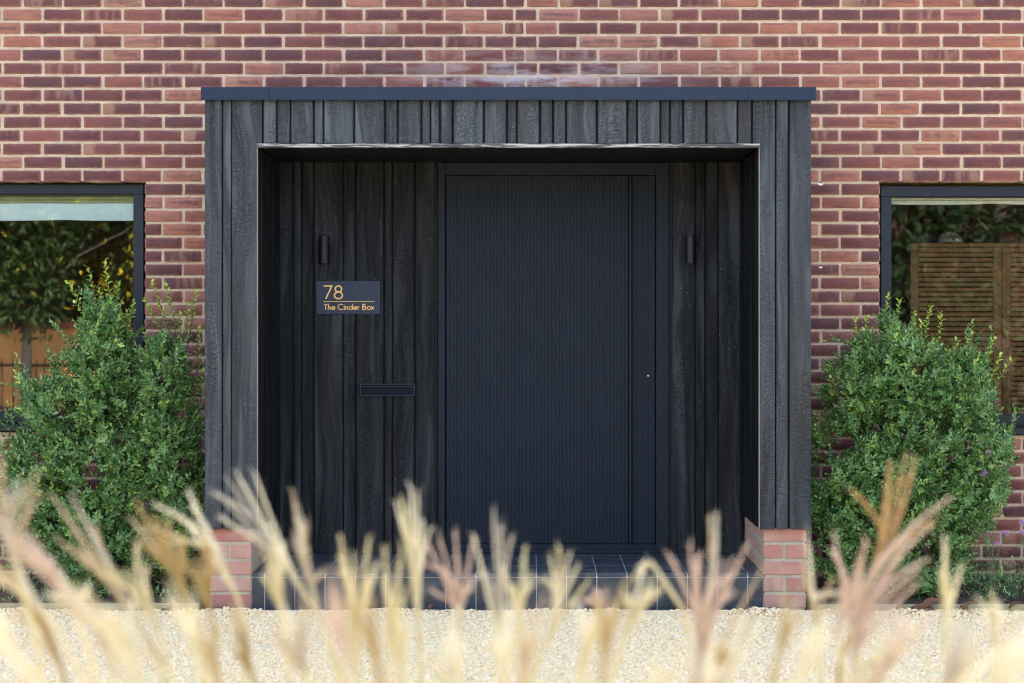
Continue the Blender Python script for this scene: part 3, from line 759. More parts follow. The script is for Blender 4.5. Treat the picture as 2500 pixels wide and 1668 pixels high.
# tiled step
tz = .170; xs0, xs1 = X(613.4, YP)+.001, X(1864.5, YP)-.001
mb = MB(); mb.box(xs0, xs1, YP+.004, -.03, -.02, tz-.004); step = pbuild(mb, 'step', M['grout'])
rows_y = [YP+.0, YP+.022, -.672, -.560, -.448, -.336, -.224, -.10]
cols = []; j = 1309.6-73.75*10
while j < 1900: cols.append(X(j, YP)); j += 73.75
edges = [xs0]+[c for c in cols if xs0+.02 < c < xs1-.02]+[xs1]
for a, b in zip(edges[:-1], edges[1:]):
    mb = MB(); mb.bbox(a+.0022, b-.0022, YP+random.uniform(0, .001), YP+.012, -.015, tz-.0225, .002); pbuild(mb, 'riser_tile', M['tile'], parent=step)
    mb = MB(); mb.bbox(a+.0022, b-.0022, YP-.001, YP+.021, tz-.020, tz+random.uniform(0, .0008), .005); pbuild(mb, 'nosing_tile', M['tile'], parent=step)
    for c in range(1, 7):
        mb = MB(); y0_, y1_ = rows_y[c]+.0018, rows_y[c+1]-.0018
        mb.bbox(a+.0022, b-.0022, y0_, y1_, tz-.01, tz+random.uniform(-.0008, .0008), .0015); pbuild(mb, 'tile', M['tile'], parent=step)
# door
YD = -.150
door = MB(); fx0_, fx1_ = X(1069, YD), X(1633.5, YD); fzt, fzb = Z(403.5, YD), Z(1342, YD)
lx0, lx1, lzt, lzb = X(1087.9, YD), X(1600.5, YD), Z(429.5, YD), Z(1327.7, YD)
ztopf = zs0
door.bbox(fx0_, lx0-.003, YD, YD+.07, tz+.002, ztopf, .003); door.bbox(lx1+.003, fx1_, YD, YD+.07, tz+.002, ztopf, .003)
door.bbox(lx0-.003, lx1+.003, YD+.001, YD+.07, lzt+.004, ztopf, .003); door.bbox(lx0-.003, lx1+.003, YD+.001, YD+.07, tz+.002, lzb-.004, .003)
door = pbuild(door, 'door', M['door'])
mb = MB(); mb.box(fx0_+.01, fx1_-.01, YD+.0705, YD+.11, tz, ztopf+.01); pbuild(mb, 'rebate', M['hole'], parent=door)
def reeded(xa, xb, pitch, depth, y, name, lab=None):
    n = max(1, round((xb-xa)/pitch)); p = (xb-xa)/n; gw = .0028
    prof = [(xa, y+.03)]
    for i in range(n):
        a, b = xa+i*p, xa+(i+1)*p; jit = random.uniform(-.0003, .0003)
        prof += [(a+gw/2, y+depth), (a+gw, y+.0004+jit), ((a+b)/2, y+jit), (b-gw, y+.0004+jit), (b-gw/2, y+depth)]
    prof.append((xb, y+.03)); m = len(prof)
    mb = MB(); mb.add([(q[0], q[1], lzb) for q in prof]+[(q[0], q[1], lzt) for q in prof], [(i, i+1, i+1+m, i+m) for i in range(m-1)]+[tuple(range(m, 2*m))])
    return pbuild(mb, name, M['door'], parent=door)
leafy = YD+.010
r0, r1 = X(1535.5, YD), X(1542, YD)
reeded(lx0+.002, r0-.002, .0201, .0035, leafy, 'ribbed_panel')
reeded(r1+.003, lx1-.002, .0067, .0012, leafy, 'ribbed_panel')
mb = MB(); mb.bbox(r0, r1, leafy-.016, leafy+.02, lzb, lzt, .002); pbuild(mb, 'pull_rail', M['door'], parent=door)
mb = MB(); mb.bbox(lx0-.01, lx1+.01, YD-.02, YD+.03, tz+.0015, tz+.022, .003); pbuild(mb, 'threshold', M['door'], parent=door)
cxl, czl = X(1584, YD), Z(918, YD)
mb = MB(); mb.tube([(cxl, leafy+.003, czl), (cxl, leafy-.006, czl)], .0095, 20); lk = pbuild(mb, 'lock', M['steel'], True, parent=door)
mb = MB(); mb.box(cxl-.0012, cxl+.0012, leafy-.0075, leafy-.0058, czl-.001, czl+.006); mb.tube([(cxl, leafy-.0058, czl-.001), (cxl, leafy-.0073, czl-.001)], .0022, 10); pbuild(mb, 'keyhole', M['hole'], parent=door)

# ------------------------------------------------------------------ wall lights
def wall_light(px, mx, label):
    yl = YB-.072; xc = X(px, yl); z0_, z1_ = Z(644.5, yl), Z(575.5, yl); xm = X(mx, YB)
    root = tag(empty('wall_light', (xm, YB-.001, (z0_+z1_)/2)), label, 'wall light', 'wall lights either side of the door')
    o = Vector(root.location)
    def rel(mb): mb.v = [(v[0]-o.x, v[1]-o.y, v[2]-o.z) for v in mb.v]; return mb
    mb = MB(); r = .0295
    zz = [z0_, z0_+.0015, z0_+.024, z0_+.0245, z0_+.026, z0_+.0265, z1_-.0245, z1_-.024, z1_-.0225, z1_-.022, z1_-.0015, z1_]
    rr_ = [r-.002, r, r, r-.0012, r-.0012, r, r, r-.0012, r-.0012, r, r, r-.002]
    mb.tube([(xc, yl, z) for z in zz], rr_, 28); rel(mb).build('lamp_body', M['lamp'], root, smooth=False)
    mb = MB(); zc = (z0_+z1_)/2; mb.tube([(xm, YB-.001, zc), (xm, YB-.018, zc), (xm, YB-.021, zc)], [.040, .040, .037], 28); rel(mb).build('back_plate', M['lamp'], root)
    mb = MB(); mb.bbox(xc-.012, xc+.012, yl+.02, YB-.019, zc-.02, zc+.02, .003); rel(mb).build('bracket', M['lamp'], root)
    for z, s_ in ((z0_, -1), (z1_, 1)):
        mb = MB(); mb.tube([(xc, yl, z+.0002*s_), (xc, yl, z+.0012*s_)], r-.006, 20); rel(mb).build('lens', M['hole'], root)
    mb = MB(); mb.tube([(xm+.033*(1 if px < mx else -1), YB-.0205, zc), (xm+.033*(1 if px < mx else -1), YB-.0235, zc)], .0035, 10); rel(mb).build('screw', M['lamp'], root)
wall_light(790.7, 794.5, 'black cylinder wall light above the house number sign')
wall_light(1687, 1685.5, 'black cylinder wall light to the right of the door')
# ------------------------------------------------------------------ sign
ys = YB-.006
sx0, sx1, sz0, sz1 = X(772.5, ys), X(928.3, ys), Z(766.8, ys), Z(686, ys)
sg = tag(empty('house_sign', ((sx0+sx1)/2, ys, (sz0+sz1)/2)), 'slate blue house number plate with gold number and name', 'sign')
so = Vector(sg.location)
mb = MB(); mb.bbox(sx0-so.x, sx1-so.x, -.004, .0035, sz0-so.z, sz1-so.z, .0008); mb.build('plate', M['sign'], sg)
def fit(txt, px0, px1, pyb, pyt, wpx, name):
    st, wd = lay(txt); xs = [p[0] for s_ in st for p in s_]; mn, mx = min(xs), max(xs)
    xa, xb = X(px0, ys)-so.x, X(px1, ys)-so.x; zb_ = Z(pyb, ys)-so.z; h = Z(pyt, ys)-Z(pyb, ys)
    s_ = (xb-xa)/(mx-mn); stroke_mesh(name, st, wpx*(DIST+ys)/F, M['gold'], sg, (xa-mn*s_, zb_), s_, h, -.0046)
fit('78', 790.5, 836.3, 730, 697.0, 3.3, 'number')
fit('The Cinder Box', 791, 913.3, 756.6, 742.8, 1.9, 'lettering')
mb = MB(); mb.box(X(790, ys)-so.x, X(914, ys)-so.x, -.0048, -.0045, Z(736.9, ys)-so.z, Z(735.7, ys)-so.z); mb.build('rule_line', M['gold'], sg)
for px in (778.8, 921.8):
    mb = MB(); mb.tube([(X(px, ys)-so.x, -.0035, Z(725.6, ys)-so.z), (X(px, ys)-so.x, -.0055, Z(725.6, ys)-so.z)], .0035, 12); mb.build('screw', M['lamp'], sg)
# ------------------------------------------------------------------ letterbox
lb = tag(empty('letterbox', (X(946.6, YB), YB-.001, Z(951.5, YB))), 'slim dark metal letterbox let into the planks left of the door', 'letterbox')
lo = Vector(lb.location)
a, b, c, d = X(880, YB)-lo.x, X(1013.3, YB)-lo.x, Z(966.4, YB)-lo.z, Z(936.6, YB)-lo.z
mb = MB(); t = .006
mb.bbox(a, b, -.020, .0, d-t, d, .0015); mb.bbox(a, b, -.020, .0, c, c+t, .0015); mb.bbox(a, a+t, -.0195, 0, c+t, d-t, .001); mb.bbox(b-t, b, -.0195, 0, c+t, d-t, .001)
mb.build('surround', M['sign'], lb)
mb = MB(); mb.bbox(a+t+.001, b-t-.001, -.011, -.001, c+t+.001, d-t-.012, .001); mb.build('flap', M['flap'], lb)
mb = MB(); mb.bbox(a+t+.001, b-t-.001, -.017, -.001, d-t-.011, d-t-.007, .001); mb.build('flap_lip', M['sign'], lb)

# ------------------------------------------------------------------ timber edging and fallen leaves
for xa, xb, lab in ((-6.3, X(486, -.87), 'low weathered timber edging board left of the porch'), (X(1995, -.87), 6.3, 'low weathered timber edging board right of the porch')):
    mb = MB(); mb.bbox(xa, xb, -.885, -.86, -.02, .030 if xa > 0 else .035, .003); tag(mb.build('edging_board', M['wood_edge']), lab, 'edging', 'timber edging of the beds')
brown = simple('dead_leaf', (.17, .075, .042), .8, 0, 1, 0, .35)
def dead_leaf(x, y, z, s_, a):
    mb = MB(); n = 5; vs = []
    for i in range(n+1):
        u = i/n; wd = s_*.32*math.sin(math.pi*min(1, u*.95+.05))**.7
        for sg_ in (-1, 0, 1): vs.append((u*s_, sg_*wd, .012*math.sin(u*3)+abs(sg_)*.012*(1-u*.3)))
    fs = [(i*3+j, i*3+j+1, i*3+j+4, i*3+j+3) for i in range(n) for j in range(2)]
    mb.add(vs, fs); o = mb.build('fallen_leaf', brown, smooth=True, loc=(x, y, z)); o.rotation_euler = (random.uniform(-.3, .3), random.uniform(-.5, .2), a); return o
FL = [(2255, 1492, .10, .3), (2280, 1490, .11, 2.9), (2190, 1493, .06, .5), (2352, 1485, .08, .1), (2360, 1490, .05, 2), (2465, 1478, .07, 0), (408, 1472, .08, .5), (420, 1478, .07, 2.5), (168, 1470, .06, .2), (1815, 1483, .05, .3), (1050, 1478, .04, 1)]
FLL = ['large curled brown leaf nearest the right shrub, against the timber edging', 'long brown leaf overlapping the large curled leaf by the right edging', 'small brown leaf leftmost along the right timber edging',
       'brown leaf leaning on the right timber edging below the verbena stems', 'small brown leaf on the gravel just under the leaning leaf', 'brown leaf at the far right end of the timber edging',
       'brown leaf on the gravel beside the left brick pier', 'small curled leaf just right of the leaf by the left brick pier', 'brown leaf in front of the left timber edging near the frame edge',
       'small brown leaf at the right end of the black step', 'tiny brown leaf on the gravel below the middle of the black step']
for (px, py, s_, a), lab in zip(FL, FLL):
    y = -.90-random.random()*.05
    tag(dead_leaf(X(px, y), y, .012, s_, a), lab, 'leaf', 'fallen leaves along the foot of the house')

# ------------------------------------------------------------------ shrubs
def leaf_geo(P0, D, Nn, Ln, Wd):
    """arrays of leaves: base, direction, normal, length, width -> verts (n,6,3); faces 4 quads/tris"""
    D = D/np.linalg.norm(D, axis=1, keepdims=True); Nn = Nn - (Nn*D).sum(1, keepdims=True)*D; Nn /= np.linalg.norm(Nn, axis=1, keepdims=True)+1e-9
    S_ = np.cross(D, Nn); L = Ln[:, None]; W = Wd[:, None]
    curl = RNG.uniform(-.25, .1, (len(P0), 1))
    V = np.stack([P0, P0+D*L*.38+S_*W*.5+Nn*W*.22, P0+D*L*.5+Nn*L*.02, P0+D*L*.38-S_*W*.5+Nn*W*.22, P0+D*L*.8+S_*W*.36+Nn*(W*.12+L*curl*.4), P0+D*L*.8-S_*W*.36+Nn*(W*.12+L*curl*.4), P0+D*L+Nn*L*curl], 1)
    F4 = np.array([[0, 2, 1], [0, 3, 2], [1, 2, 4], [3, 5, 2], [2, 6, 4], [2, 5, 6]])
    return V, F4
def leaves_mesh(name, V, F4, tone, mat):
    n, m = len(V), V.shape[1]
    L = (F4[None]+m*np.arange(n)[:, None, None]).reshape(-1)
    return np_mesh(name, V.reshape(-1, 3), L, np.full(n*len(F4), 3), mat, fattr={'tone': np.repeat(tone, len(F4))})
def sprigs(org, dirs, nl, size, spread=1.0):
    """leaves set spirally along short twigs"""
    n = len(org); dirs = dirs/np.linalg.norm(dirs, axis=1, keepdims=True)
    up = RNG.normal(size=(n, 3)); u = np.cross(dirs, up); u /= np.linalg.norm(u, axis=1, keepdims=True); v = np.cross(dirs, u)
    out = []
    for j in range(nl):
        t = j/(nl-1); a = j*2.4+RNG.uniform(0, .8, n); ln = size*RNG.uniform(.75, 1.2, n)*(1-.25*t)
        rad = u*np.cos(a)[:, None]+v*np.sin(a)[:, None]
        P0 = org+dirs*(t*size*2.4)[..., None] if np.ndim(t*size) else org+dirs*(t*size*2.4)
        D = rad*(1-.55*t)*spread+dirs*(.35+.9*t)
        out.append((P0, D, dirs+rad*-.2+RNG.normal(0, .25, (n, 3)), ln, ln*.5))
    cat = [np.concatenate([o[i] for o in out]) for i in range(5)]
    return cat
def shrub(label, lobes, n, shoots, xlim, base_x):
    root = tag(empty('shrub', (base_x, -.4, .02)), label, 'shrub', 'evergreen shrubs beside the porch'); ro = np.array(root.location)
    w_ = np.array([l[3]*l[5]+l[3]*l[4] for l in lobes]); pick = RNG.choice(len(lobes), n, p=w_/w_.sum()); Lb = np.array(lobes)[pick]
    d = RNG.normal(size=(n, 3)); d[:, 1] = -np.abs(d[:, 1])*1.0+.25*RNG.random(n); d /= np.linalg.norm(d, axis=1, keepdims=True)
    rad = RNG.uniform(.45, 1.0, n)**.5
    cc = RNG.integers(0, n, 420)      # clump centres: boughs that gather the sprigs
    lump = .84+.13*np.sin(d[:, 0]*9+pick)*np.sin(d[:, 2]*8+1.3*pick)+.10*np.sin(d[:, 0]*19+2*pick)*np.sin(d[:, 2]*17+pick)+RNG.normal(0, .05, n)
    Pp = Lb[:, :3]+d*Lb[:, 3:6]*(rad*lump)[:, None]
    C = Pp[cc]; C = C + (C-Lb[cc, :3])*RNG.uniform(-.05, .16, (420, 1))
    for q in range(0, n, 2000):
        dd_ = ((Pp[q:q+2000, None]-C[None])**2).sum(-1); j_ = dd_.argmin(1); pull = RNG.uniform(.2, .62, (len(j_), 1)); Pp[q:q+2000] = Pp[q:q+2000]*(1-pull)+C[j_]*pull
    ok = (Pp[:, 1] < -.05) & (Pp[:, 2] > .03) & (Pp[:, 0] > xlim[0]+.03) & (Pp[:, 0] < xlim[1]-.03) & (Pp[:, 1] > -.83)
    Pp, d, rad = Pp[ok], d[ok], rad[ok]
    # drop sprigs inside random pockets so that gaps open into the dark inside
    for _ in range(48):
        c = Pp[RNG.choice(np.flatnonzero(Pp[:, 2] < .95))]; rr_ = RNG.uniform(.025, .06); Pp_ok = np.linalg.norm((Pp-c)*np.array([1, .6, 1]), axis=1) > rr_
        Pp, d, rad = Pp[Pp_ok], d[Pp_ok], rad[Pp_ok]
    dirs = d+np.array([0, -.15, .75])+RNG.normal(0, .35, d.shape)
    nb = 210; bi = RNG.choice(np.flatnonzero((d[:, 1] < .1)), nb); bl = RNG.uniform(.05, .20, nb); bd = d[bi]+np.array([0, -.1, .85])+RNG.normal(0, .3, (nb, 3)); bd /= np.linalg.norm(bd, axis=1, keepdims=True)
    boughs = []
    for t_ in np.linspace(0, 1, 6):
        q_ = Pp[bi]+bd*(bl*t_)[:, None]; boughs.append(q_); 
    Pp = np.concatenate([Pp]+boughs); dirs = np.concatenate([dirs]+[bd+RNG.normal(0, .25, bd.shape) for _ in boughs]); d = np.concatenate([d]+[bd]*6)
    cat = sprigs(Pp, dirs, 9, .0275)
    nn = len(Pp); tone = np.tile(np.clip(RNG.normal(.42, .2, nn), 0, .8), 9)+RNG.normal(0, .08, 9*nn)
    V, F4 = leaf_geo(cat[0], cat[1], cat[2], cat[3], cat[4])
    ok = (V[..., 0].min(1) > xlim[0]) & (V[..., 0].max(1) < xlim[1]) & (V[..., 1].max(1) < -.012)
    V = V-ro; me = leaves_mesh('foliage', V[ok], F4, np.clip(tone[ok], 0, .8), M['leaf']); tag(link('foliage', me, root), kind='stuff')
    # stems
    for i in range(7):
        tx, ty, tz_ = lobes[i % len(lobes)][:3]; mb = MB(); b0 = Vector((random.uniform(-.06, .06), random.uniform(-.05, .05), -.02)); e = Vector((tx-base_x+random.uniform(-.05, .05), ty+.4, tz_-.02+.12))
        pts = [b0.lerp(e, t)+Vector((.03*math.sin(t*5+i), .02*math.cos(t*4+i), .0)) for t in (0, .2, .4, .6, .8, 1)]
        mb.tube(pts, [.013, .011, .009, .007, .005, .003], 6); mb.build('stem', M['twig'], root, smooth=True)
    # twiglets carrying the sprigs (joined, hair thin)
    mb = MB()
    for i in RNG.choice(len(Pp), 380, replace=False):
        p = Vector(Pp[i]-ro); q = Vector((Pp[i]-d[i]*.09+np.array([0, .02, -.05]))-ro); mb.tube([q, p], .0013, 3, False)
    tag(mb.build('twiglets', M['twig'], root), kind='stuff')
    # young shoots standing out of the outline
    for (px, py, bx_, by_, yy) in shoots:
        top = Vector((X(px, yy), yy, Z(py, yy))); bot = Vector((X(bx_, yy), yy+.05, Z(by_, yy)))
        mid = top.lerp(bot, .5)+Vector((random.uniform(-.02, .02), 0, -.01)); org = Vector(root.location)
        mb = MB(); mb.tube([bot-org, mid-org, top-org], [.0022, .0018, .001], 5)
        sh = mb.build('shoot', M['twig'], root)
        ln = (top-bot).length; nl = max(9, int(ln/.0095)); t = np.linspace(.12, 1, nl)
        A, B_, C_ = (np.array(q-org) for q in (bot, mid, top))
        Pq = (1-t)[:, None]**2*A+2*(t*(1-t))[:, None]*B_+(t**2)[:, None]*C_
        ax = (C_-A)/np.linalg.norm(C_-A); u = np.cross(ax, [0, 1, 0]); u /= np.linalg.norm(u); v = np.cross(ax, u); an = np.arange(nl)*2.4+random.random()*6
        rd = u*np.cos(an)[:, None]+v*np.sin(an)[:, None]; D = rd*(1.1-.3*t)[:, None]+ax*(.35+.6*t)[:, None]
        V, F4 = leaf_geo(Pq, D, np.tile(ax, (nl, 1))-rd*.3+RNG.normal(0, .2, (nl, 3)), .031*RNG.uniform(.6, 1.15, nl), .0165*RNG.uniform(.8, 1.15, nl))
        link('leaf_cluster', leaves_mesh('leaf_cluster', V, F4, np.clip((.25+.7*t)*.9+RNG.normal(0, .07, nl), 0, 1), M['leaf_young']), sh)
S = 463.
def lob(px, py, rx, rz, y=-.42, ry=.33): return (X(px, y), y, Z(py, y), rx, ry, rz)
Lsh = [(255, 640, 262, 760), (215, 655, 228, 770), (165, 690, 215, 780), (290, 690, 280, 790), (325, 745, 300, 840), (185, 740, 225, 800), (240, 700, 250, 800), (300, 770, 290, 860), (372, 690, 420, 860), (405, 695, 425, 830), (355, 735, 415, 850), (478, 712, 455, 840), (462, 745, 452, 850), (440, 770, 430, 860), (350, 810, 400, 880), (485, 800, 478, 900), (20, 985, 75, 1030), (30, 1085, 80, 1110), (170, 860, 210, 920), (205, 780, 235, 850), (270, 735, 268, 830), (495, 905, 485, 980)]
shrub('tall dense evergreen shrub in the bed left of the porch', [lob(255, 1130, .40, .40), lob(215, 1230, .44, .42), lob(420, 1090, .17, .42), lob(262, 930, .19, .34), lob(415, 930, .13, .24), lob(105, 1190, .17, .36), lob(150, 1010, .16, .18), lob(255, 1360, .36, .18), lob(455, 1230, .11, .40), lob(262, 830, .10, .20)],
      9000, [(a, b, c, d, -.45-.1*random.random()) for a, b, c, d in Lsh], (-3.0, xo0-.012), X(260, -.42))
Rsh = [(2168, 722, 2165, 830), (2196, 735, 2185, 830), (2273, 752, 2262, 860), (2296, 765, 2290, 870), (2232, 765, 2235, 860), (2090, 782, 2080, 880), (2115, 775, 2110, 880), (2372, 815, 2350, 910), (2335, 830, 2325, 930), (2428, 825, 2405, 930), (2466, 877, 2420, 960), (2440, 870, 2410, 950), (2130, 800, 2130, 890), (2250, 790, 2245, 880), (2310, 850, 2300, 930), (2210, 800, 2212, 890), (2030, 925, 2045, 980), (2460, 1045, 2420, 1080), (1995, 1010, 2030, 1060), (2140, 975, 2145, 1020), (2205, 830, 2210, 930), (2180, 860, 2185, 950), (2240, 840, 2240, 930)]
shrub('rounded glossy evergreen shrub in the bed right of the porch', [lob(2230, 1120, .38, .42), lob(2215, 1260, .42, .36), lob(2200, 930, .26, .27), lob(2080, 960, .15, .22), lob(2330, 960, .17, .24), lob(2050, 1180, .18, .42), lob(2390, 1130, .14, .36), lob(2210, 1390, .34, .16), lob(2150, 850, .10, .16), lob(2330, 1180, .17, .26), lob(2120, 1150, .15, .22), lob(2020, 1330, .12, .25)],
      9400, [(a, b, c, d, -.45-.1*random.random()) for a, b, c, d in Rsh], (xo1+.012, 3.0), X(2225, -.42))

# verbena with small purple flower heads, right of the right shrub
M['green_stem'] = simple('green_stem', (.10, .20, .07), .7); M['purple'] = simple('purple_floret', (.42, .20, .55), .7, 0, 1, 0, .3); M['seed'] = simple('brown_seed_head', (.16, .08, .06), .9)
def verbena(base, heads, label):
    y = -.62; b = Vector((X(base[0], y), y, .02)); root = tag(empty('verbena', b), label, 'flower', 'verbenas in the right bed')
    for (px, py, r_, dry) in heads:
        t = Vector((X(px, y), y-random.uniform(0, .06), Z(py, y)))-b; m_ = t*.5+Vector((random.uniform(-.05, .05), 0, .02))
        mb = MB(); mb.tube([(0, 0, 0), m_, t], [.002, .0016, .0012], 5); st = mb.build('stem', M['green_stem'], root)
        mb = MB()
        for i in range(26):
            dd = Vector((random.gauss(0, 1), random.gauss(0, 1), random.gauss(.2, .8))).normalized(); c = t+dd*r_*random.uniform(.5, 1); q = .0035
            n_ = dd.orthogonal().normalized()*q; o2 = dd.cross(n_.normalized())*q
            mb.add([c+n_, c+o2, c-n_, c-o2, c+dd*q*1.5, c-dd*q], [(0, 1, 4), (1, 2, 4), (2, 3, 4), (3, 0, 4), (1, 0, 5), (2, 1, 5), (3, 2, 5), (0, 3, 5)])
        mb.build('flower_head', M['seed'] if dry else M['purple'], st)
    n = 26; P0 = np.array([[random.uniform(-.05, .05), random.uniform(-.05, .05), random.uniform(.0, .3)] for _ in range(n)]); D = RNG.normal(size=(n, 3))*[1, 1, .4]+[0, 0, .4]
    V, F4 = leaf_geo(P0, D, np.tile([0, 0, 1.], (n, 1)), RNG.uniform(.03, .08, n), RNG.uniform(.006, .012, n)); link('foliage', leaves_mesh('foliage', V, F4, RNG.uniform(.3, .8, n), M['leaf']), root)
verbena((2420, 1470), [(2395, 1152, .016, 0), (2402, 1160, .014, 0), (2380, 1164, .009, 0), (2408, 1108, .012, 0), (2450, 1300, .019, 0), (2425, 1322, .011, 0), (2352, 1446, .016, 1)], 'verbena with purple heads leaning against the shrub edge')
verbena((2480, 1475), [(2493, 1275, .013, 0), (2491, 1300, .014, 0), (2298, 1138, .010, 0), (2485, 1395, .014, 1), (2343, 1412, .012, 1)], 'verbena with purple heads nearest the right edge of the bed')
# low straggling weed foliage at the foot of the wall
n = 900; P0 = np.c_[RNG.uniform(X(2330, -.5), 3.0, n), RNG.uniform(-.8, -.1, n), RNG.uniform(.02, .13, n)]; D = RNG.normal(size=(n, 3))+[0, 0, .5]
V, F4 = leaf_geo(P0, D, np.tile([0, -.4, 1.], (n, 1)), RNG.uniform(.015, .05, n), RNG.uniform(.003, .010, n)); tag(link('ground_cover', leaves_mesh('ground_cover', V, F4, RNG.uniform(0, .7, n), M['leaf'])), 'low straggling weeds at the foot of the wall', kind='stuff')
n = 900; P0 = np.c_[RNG.uniform(-3.1, X(480, -.5), n), RNG.uniform(-.82, -.1, n), RNG.uniform(.02, .07, n)]; D = RNG.normal(size=(n, 3))+[0, 0, .5]
V, F4 = leaf_geo(P0, D, np.tile([0, -.4, 1.], (n, 1)), RNG.uniform(.015, .04, n), RNG.uniform(.004, .012, n)); tag(link('ground_cover', leaves_mesh('ground_cover', V, F4, RNG.uniform(0, .7, n), M['leaf'])), 'low weeds under the left shrub', kind='stuff')

# ------------------------------------------------------------------ ornamental grass close to the camera
GM = {'cream': straw_mat('cream_plume', (.86, .80, .62)), 'tan': straw_mat('tan_plume', (.66, .54, .36)), 'ochre': straw_mat('ochre_plume', (.55, .41, .18)),
      'pink': straw_mat('pink_plume', (.74, .58, .47)), 'yellow': straw_mat('yellow_plume', (.77, .69, .44)), 'rust': straw_mat('rust_plume', (.62, .42, .20)), 'grey': straw_mat('grey_plume', (.62, .56, .46)),
      'blade': straw_mat('pale_grass_blade', (.58, .58, .30), .45)}
clump_defs = [(-60, 170, 'leftmost grass clump with brown leaning plumes before the left shrub'), (170, 420, 'grass clump with long tan plumes leaning left, second from the left'),
              (420, 720, 'grass clump with bright cream fan plume before the left brick pier'), (720, 960, 'grass clump with yellow plumes before the left half of the step'),
              (960, 1240, 'grass clump with upright cream plume before the door edge'), (1240, 1500, 'grass clump with pinkish plumes before the middle of the door'),
              (1500, 1900, 'grass clump with yellow and pink fans before the right end of the step'), (1900, 2260, 'grass clump with large rusty spreading plume before the right shrub'), (2260, 2600, 'thin grass clump with few yellow spikes at the right edge')]
clumps = []
for a, b, lab in clump_defs:
    d = 2.25; c = X((a+b)/2, d-DIST); clumps.append((a, b, tag(empty('ornamental_grass', (c, d-DIST, 0)), lab, 'grass clump', 'ornamental grasses in the foreground')))
def plume(D, stem, tips, col, rad=.0042, side=None):
    rad *= .68; tips = list(tips); f0 = stem[-1]
    for (a, b) in list(tips):
        if random.random() < .55: k_ = random.uniform(.55, .85); tips.append((f0[0]+(a-f0[0])*k_+random.uniform(-25, 25), f0[1]+(b-f0[1])*k_+random.uniform(-15, 15)))
    """stem: photo pixels from the lowest seen point to the fork; tips: raceme ends"""
    px = stem[0][0]; cl = clumps[0]
    for c in clumps:
        if c[0] <= px < c[1]: cl = c
    root = cl[2]; o = Vector(root.location)
    pts = [P(a, b, D)-o for a, b in stem]
    foot = Vector((pts[0].x*.35, random.uniform(-.08, .08), 0)); low = [foot, foot.lerp(pts[0], .5)+Vector((pts[0].x*.05, 0, .03))]
    mb = MB(); sp = low+pts; mb.tube(sp, [.003]*len(low)+[.0036]*(len(pts)-1)+[.003], 6); st = mb.build('stem', GM['ochre' if col in ('ochre', 'rust') else 'yellow'], root, smooth=True)
    fork = pts[-1]; sdir = (pts[-1]-pts[-2]).normalized(); back = pts[-1]+(pts[-2]-pts[-1])*.0
    # the common axis of the head, bushy
    for i, (a, b) in enumerate(tips):
        tip = P(a, b, D)-o+Vector((0, random.uniform(-.05, .05), 0)); L = (tip-fork).length
        start = fork - sdir*random.uniform(0, 1.0)*min(L, .16)
        c1 = start+sdir*L*.40
        q = []
        nseg = 9
        for j in range(nseg+1):
            t = j/nseg; q.append(start*(1-t)**2+c1*2*t*(1-t)+tip*t*t)
        mb = MB(); rr_ = [rad*(.35+1.0*math.sin(math.pi*min(1, .12+.8*t/nseg))**.8)*random.uniform(.8, 1.2) for t in range(nseg+1)]; rr_[-1] = rad*.5
        mb.tube(q, [r_*.75 for r_ in rr_], 5)
        for j in range(int(26+L*260)):      # spikelets with hairs
            t = random.random()*.97+.03; p = start*(1-t)**2+c1*2*t*(1-t)+tip*t*t; ax = ((c1-start)*(1-t)+(tip-c1)*t).normalized()
            s1 = ax.orthogonal().normalized(); s1 = Quaternion(ax, random.uniform(0, 6.28)) @ s1; dd = (ax+s1*.5).normalized(); ln = random.uniform(.008, .018); wv = ax.cross(s1)*.0007
            mb.add([p+s1*rad*.3-wv, p+s1*rad*.3+wv, p+dd*ln+wv*.6+s1*rad*.4, p+dd*ln-wv*.6+s1*rad*.4], [(0, 1, 2, 3)])
        alt = {'pink': ('tan', 'pink'), 'rust': ('rust', 'ochre'), 'ochre': ('tan', 'ochre'), 'yellow': ('cream', 'yellow'), 'cream': ('cream', 'yellow'), 'tan': ('cream', 'grey'), 'grey': ('grey', 'cream')}[col]
        mb.build('seed_head', GM[random.choice((col, col, alt[0], alt[1]))], st)
def cl(x, y): return (x/1.88, 1100+y/1.88)
def cr_(x, y): return (1250+x/1.88, 1100+y/1.88)
def PL(D, stem, tips, col, f=cl, rad=.0042): plume(D, [f(*p) for p in stem], [f(*p) for p in tips], col, rad)
PL(2.0, [(400, 1080), (260, 820), (110, 640)], [(0, 540), (-60, 430), (20, 500), (-90, 560)], 'tan')
PL(1.7, [(210, 1100), (80, 930), (-20, 830)], [(-90, 760), (-60, 700), (-150, 820)], 'yellow')
PL(2.1, [(640, 1080), (500, 890), (380, 740)], [(455, 590), (400, 640), (340, 640), (290, 560), (240, 640)], 'cream')
PL(2.2, [(770, 1000), (720, 800), (660, 680)], [(600, 440), (515, 490), (690, 540), (570, 560), (640, 520), (480, 540)], 'yellow', rad=.005)
PL(2.2, [(760, 1080), (640, 800), (540, 640)], [(195, 230), (300, 330), (330, 200), (400, 380), (260, 420)], 'tan', rad=.0048)
PL(1.9, [(420, 960), (330, 690), (250, 560)], [(-40, 300), (60, 360), (240, 490), (10, 420), (120, 500)], 'pink')
PL(1.9, [(180, 900), (60, 500), (20, 330)], [(150, 95), (-20, 130), (30, 40), (80, 180)], 'tan', rad=.0032)
PL(2.2, [(930, 1040), (870, 740), (810, 560)], [(640, 230), (710, 290), (760, 350), (600, 320), (800, 430), (850, 400)], 'ochre', rad=.0048)
